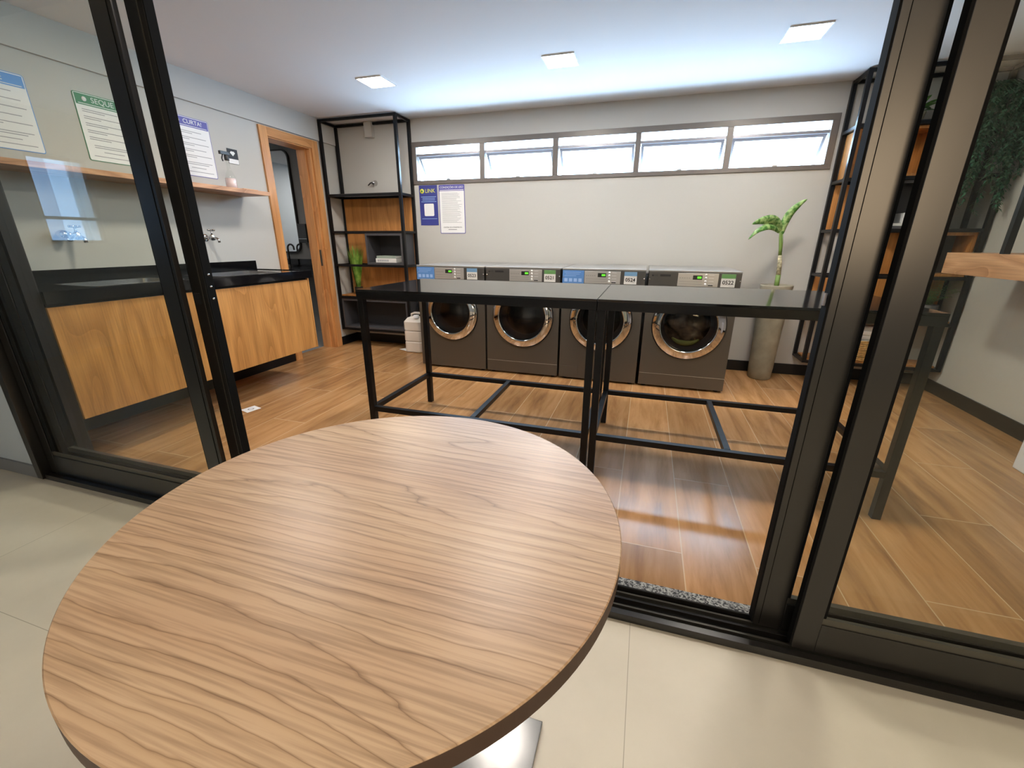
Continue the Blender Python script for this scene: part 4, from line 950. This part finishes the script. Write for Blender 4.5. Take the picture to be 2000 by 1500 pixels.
big_leaf([(1.062, 4.26, 1.25), (1.060, 4.25, 1.33), (1.085, 4.24, 1.42), (1.135, 4.22, 1.49), (1.178, 4.20, 1.525)], .060, [(1.085, 4.27, 1.12), (1.078, 4.268, 1.19), (1.064, 4.262, 1.26)])
big_leaf([(1.045, 4.26, 1.27), (1.00, 4.22, 1.335), (.94, 4.16, 1.365), (.86, 4.12, 1.36), (.79, 4.10, 1.335)], .085, tilt=.5)
big_leaf([(1.045, 4.26, 1.27), (.99, 4.20, 1.31), (.92, 4.14, 1.320), (.84, 4.10, 1.285), (.78, 4.09, 1.215)], .055, [(1.072, 4.27, 1.15), (1.062, 4.266, 1.20), (1.045, 4.26, 1.27)], tilt=-.2)

# ------------------------------------------------------------------ jug, papers
t = thing('plastic_jug', (-2.44, 4.18, 0), 'translucent white plastic jug on the floor between rack and machine 0523', 'jug')
j0, j1, k0, k1 = -2.530, -2.32, 4.10, 4.30
w = MB()
n_ = len(rrect(0, 1, 0, 1, .2)); rings = []
for z, s in ((0, .012), (.008, 0), (.115, 0), (.125, .006), (.135, 0), (.235, 0), (.245, .006), (.255, 0), (.345, 0), (.385, .03), (.395, .06)):
    rings.append([(p[0], p[1], z) for p in rrect(j0 + s, j1 - s, k0 + s, k1 - s, .035)])
v = [q for r_ in rings for q in r_]; f = [tuple(range(n_))[::-1], tuple((len(rings) - 1) * n_ + k for k in range(n_))]
for i in range(len(rings) - 1):
    for k in range(n_): f.append((i * n_ + k, i * n_ + (k + 1) % n_, (i + 1) * n_ + (k + 1) % n_, (i + 1) * n_ + k))
w.add(v, f); w.build('jug_body', 'jug_plastic', t, bevel=.003)
MB().tube([(-2.47, 4.20, .385), (-2.47, 4.20, .42), (-2.43, 4.20, .435), (-2.37, 4.20, .435), (-2.35, 4.20, .42), (-2.35, 4.20, .385)], .012, 10).build('handle', 'jug_plastic', t)
MB().lathe([(.03, .39), (.03, .42), (.001, .422)], (-2.38, 4.14, 0), 'Z', 20).build('cap', 'white_plastic', t)
def paper(pts, label, nm='paper_sheet', printed=False):
    c = [sum(p[i] for p in pts) / len(pts) for i in (0, 1)]
    t = thing(nm, (c[0], c[1], 0), label, 'paper')
    MB().prism(pts, 'Z', 0.0002, .0016).build('sheet', 'white_paper', t)
    if printed:
        w = MB(); w.lathe([(.014, .0016), (.022, .0018), (.022, .0016)], (c[0], c[1], 0.0002), 'Z', 20); w.build('printed_ring', 'ink_grey', t)
paper([(-2.777, 2.187), (-2.684, 2.160), (-2.664, 2.262), (-2.753, 2.286)], 'small white square card lying on the wood floor by the door stile', 'floor_card', True)
paper([(-2.661, 4.195), (-2.60, 4.30), (-2.535, 4.24), (-2.53, 4.14)], 'white paper scrap on the floor beside the plastic jug')

# ------------------------------------------------------------------ round table in front
RC = (-.404, .538)
t = thing('round_table', (RC[0], RC[1], 0), 'round oak bistro table on a black pedestal in the foreground', 'table')
R_ = .410
o = MB().lathe([(.0005, .75), (R_ - .0015, .75), (R_, .7485), (R_, .7475)], (RC[0], RC[1], 0), 'Z', 160, False).build('tabletop', 'table_oak', t)
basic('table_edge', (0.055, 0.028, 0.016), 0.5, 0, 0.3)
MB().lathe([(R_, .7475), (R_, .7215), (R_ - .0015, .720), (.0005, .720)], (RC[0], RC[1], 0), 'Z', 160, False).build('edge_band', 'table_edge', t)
MB().box(RC[0] - .15, RC[0] + .15, RC[1] - .15, RC[1] + .15, .712, .720).build('top_plate', 'black_steel', t)
MB().lathe([(.038, .012), (.038, .712)], (RC[0] - .0, RC[1] - .04, 0), 'Z', 32).build('column', 'black_steel', t)
basic('base_steel', (0.03, 0.032, 0.032), 0.20, 0.0, 0.9, bump=0.10, bscale=14)
B(-.645, -.143, .247, .749, 0, .012).build('base_plate', 'base_steel', t, bevel=.001)

# ------------------------------------------------------------------ tidy helper properties
for o in bpy.data.objects:
    if '_root' in o: del o['_root']
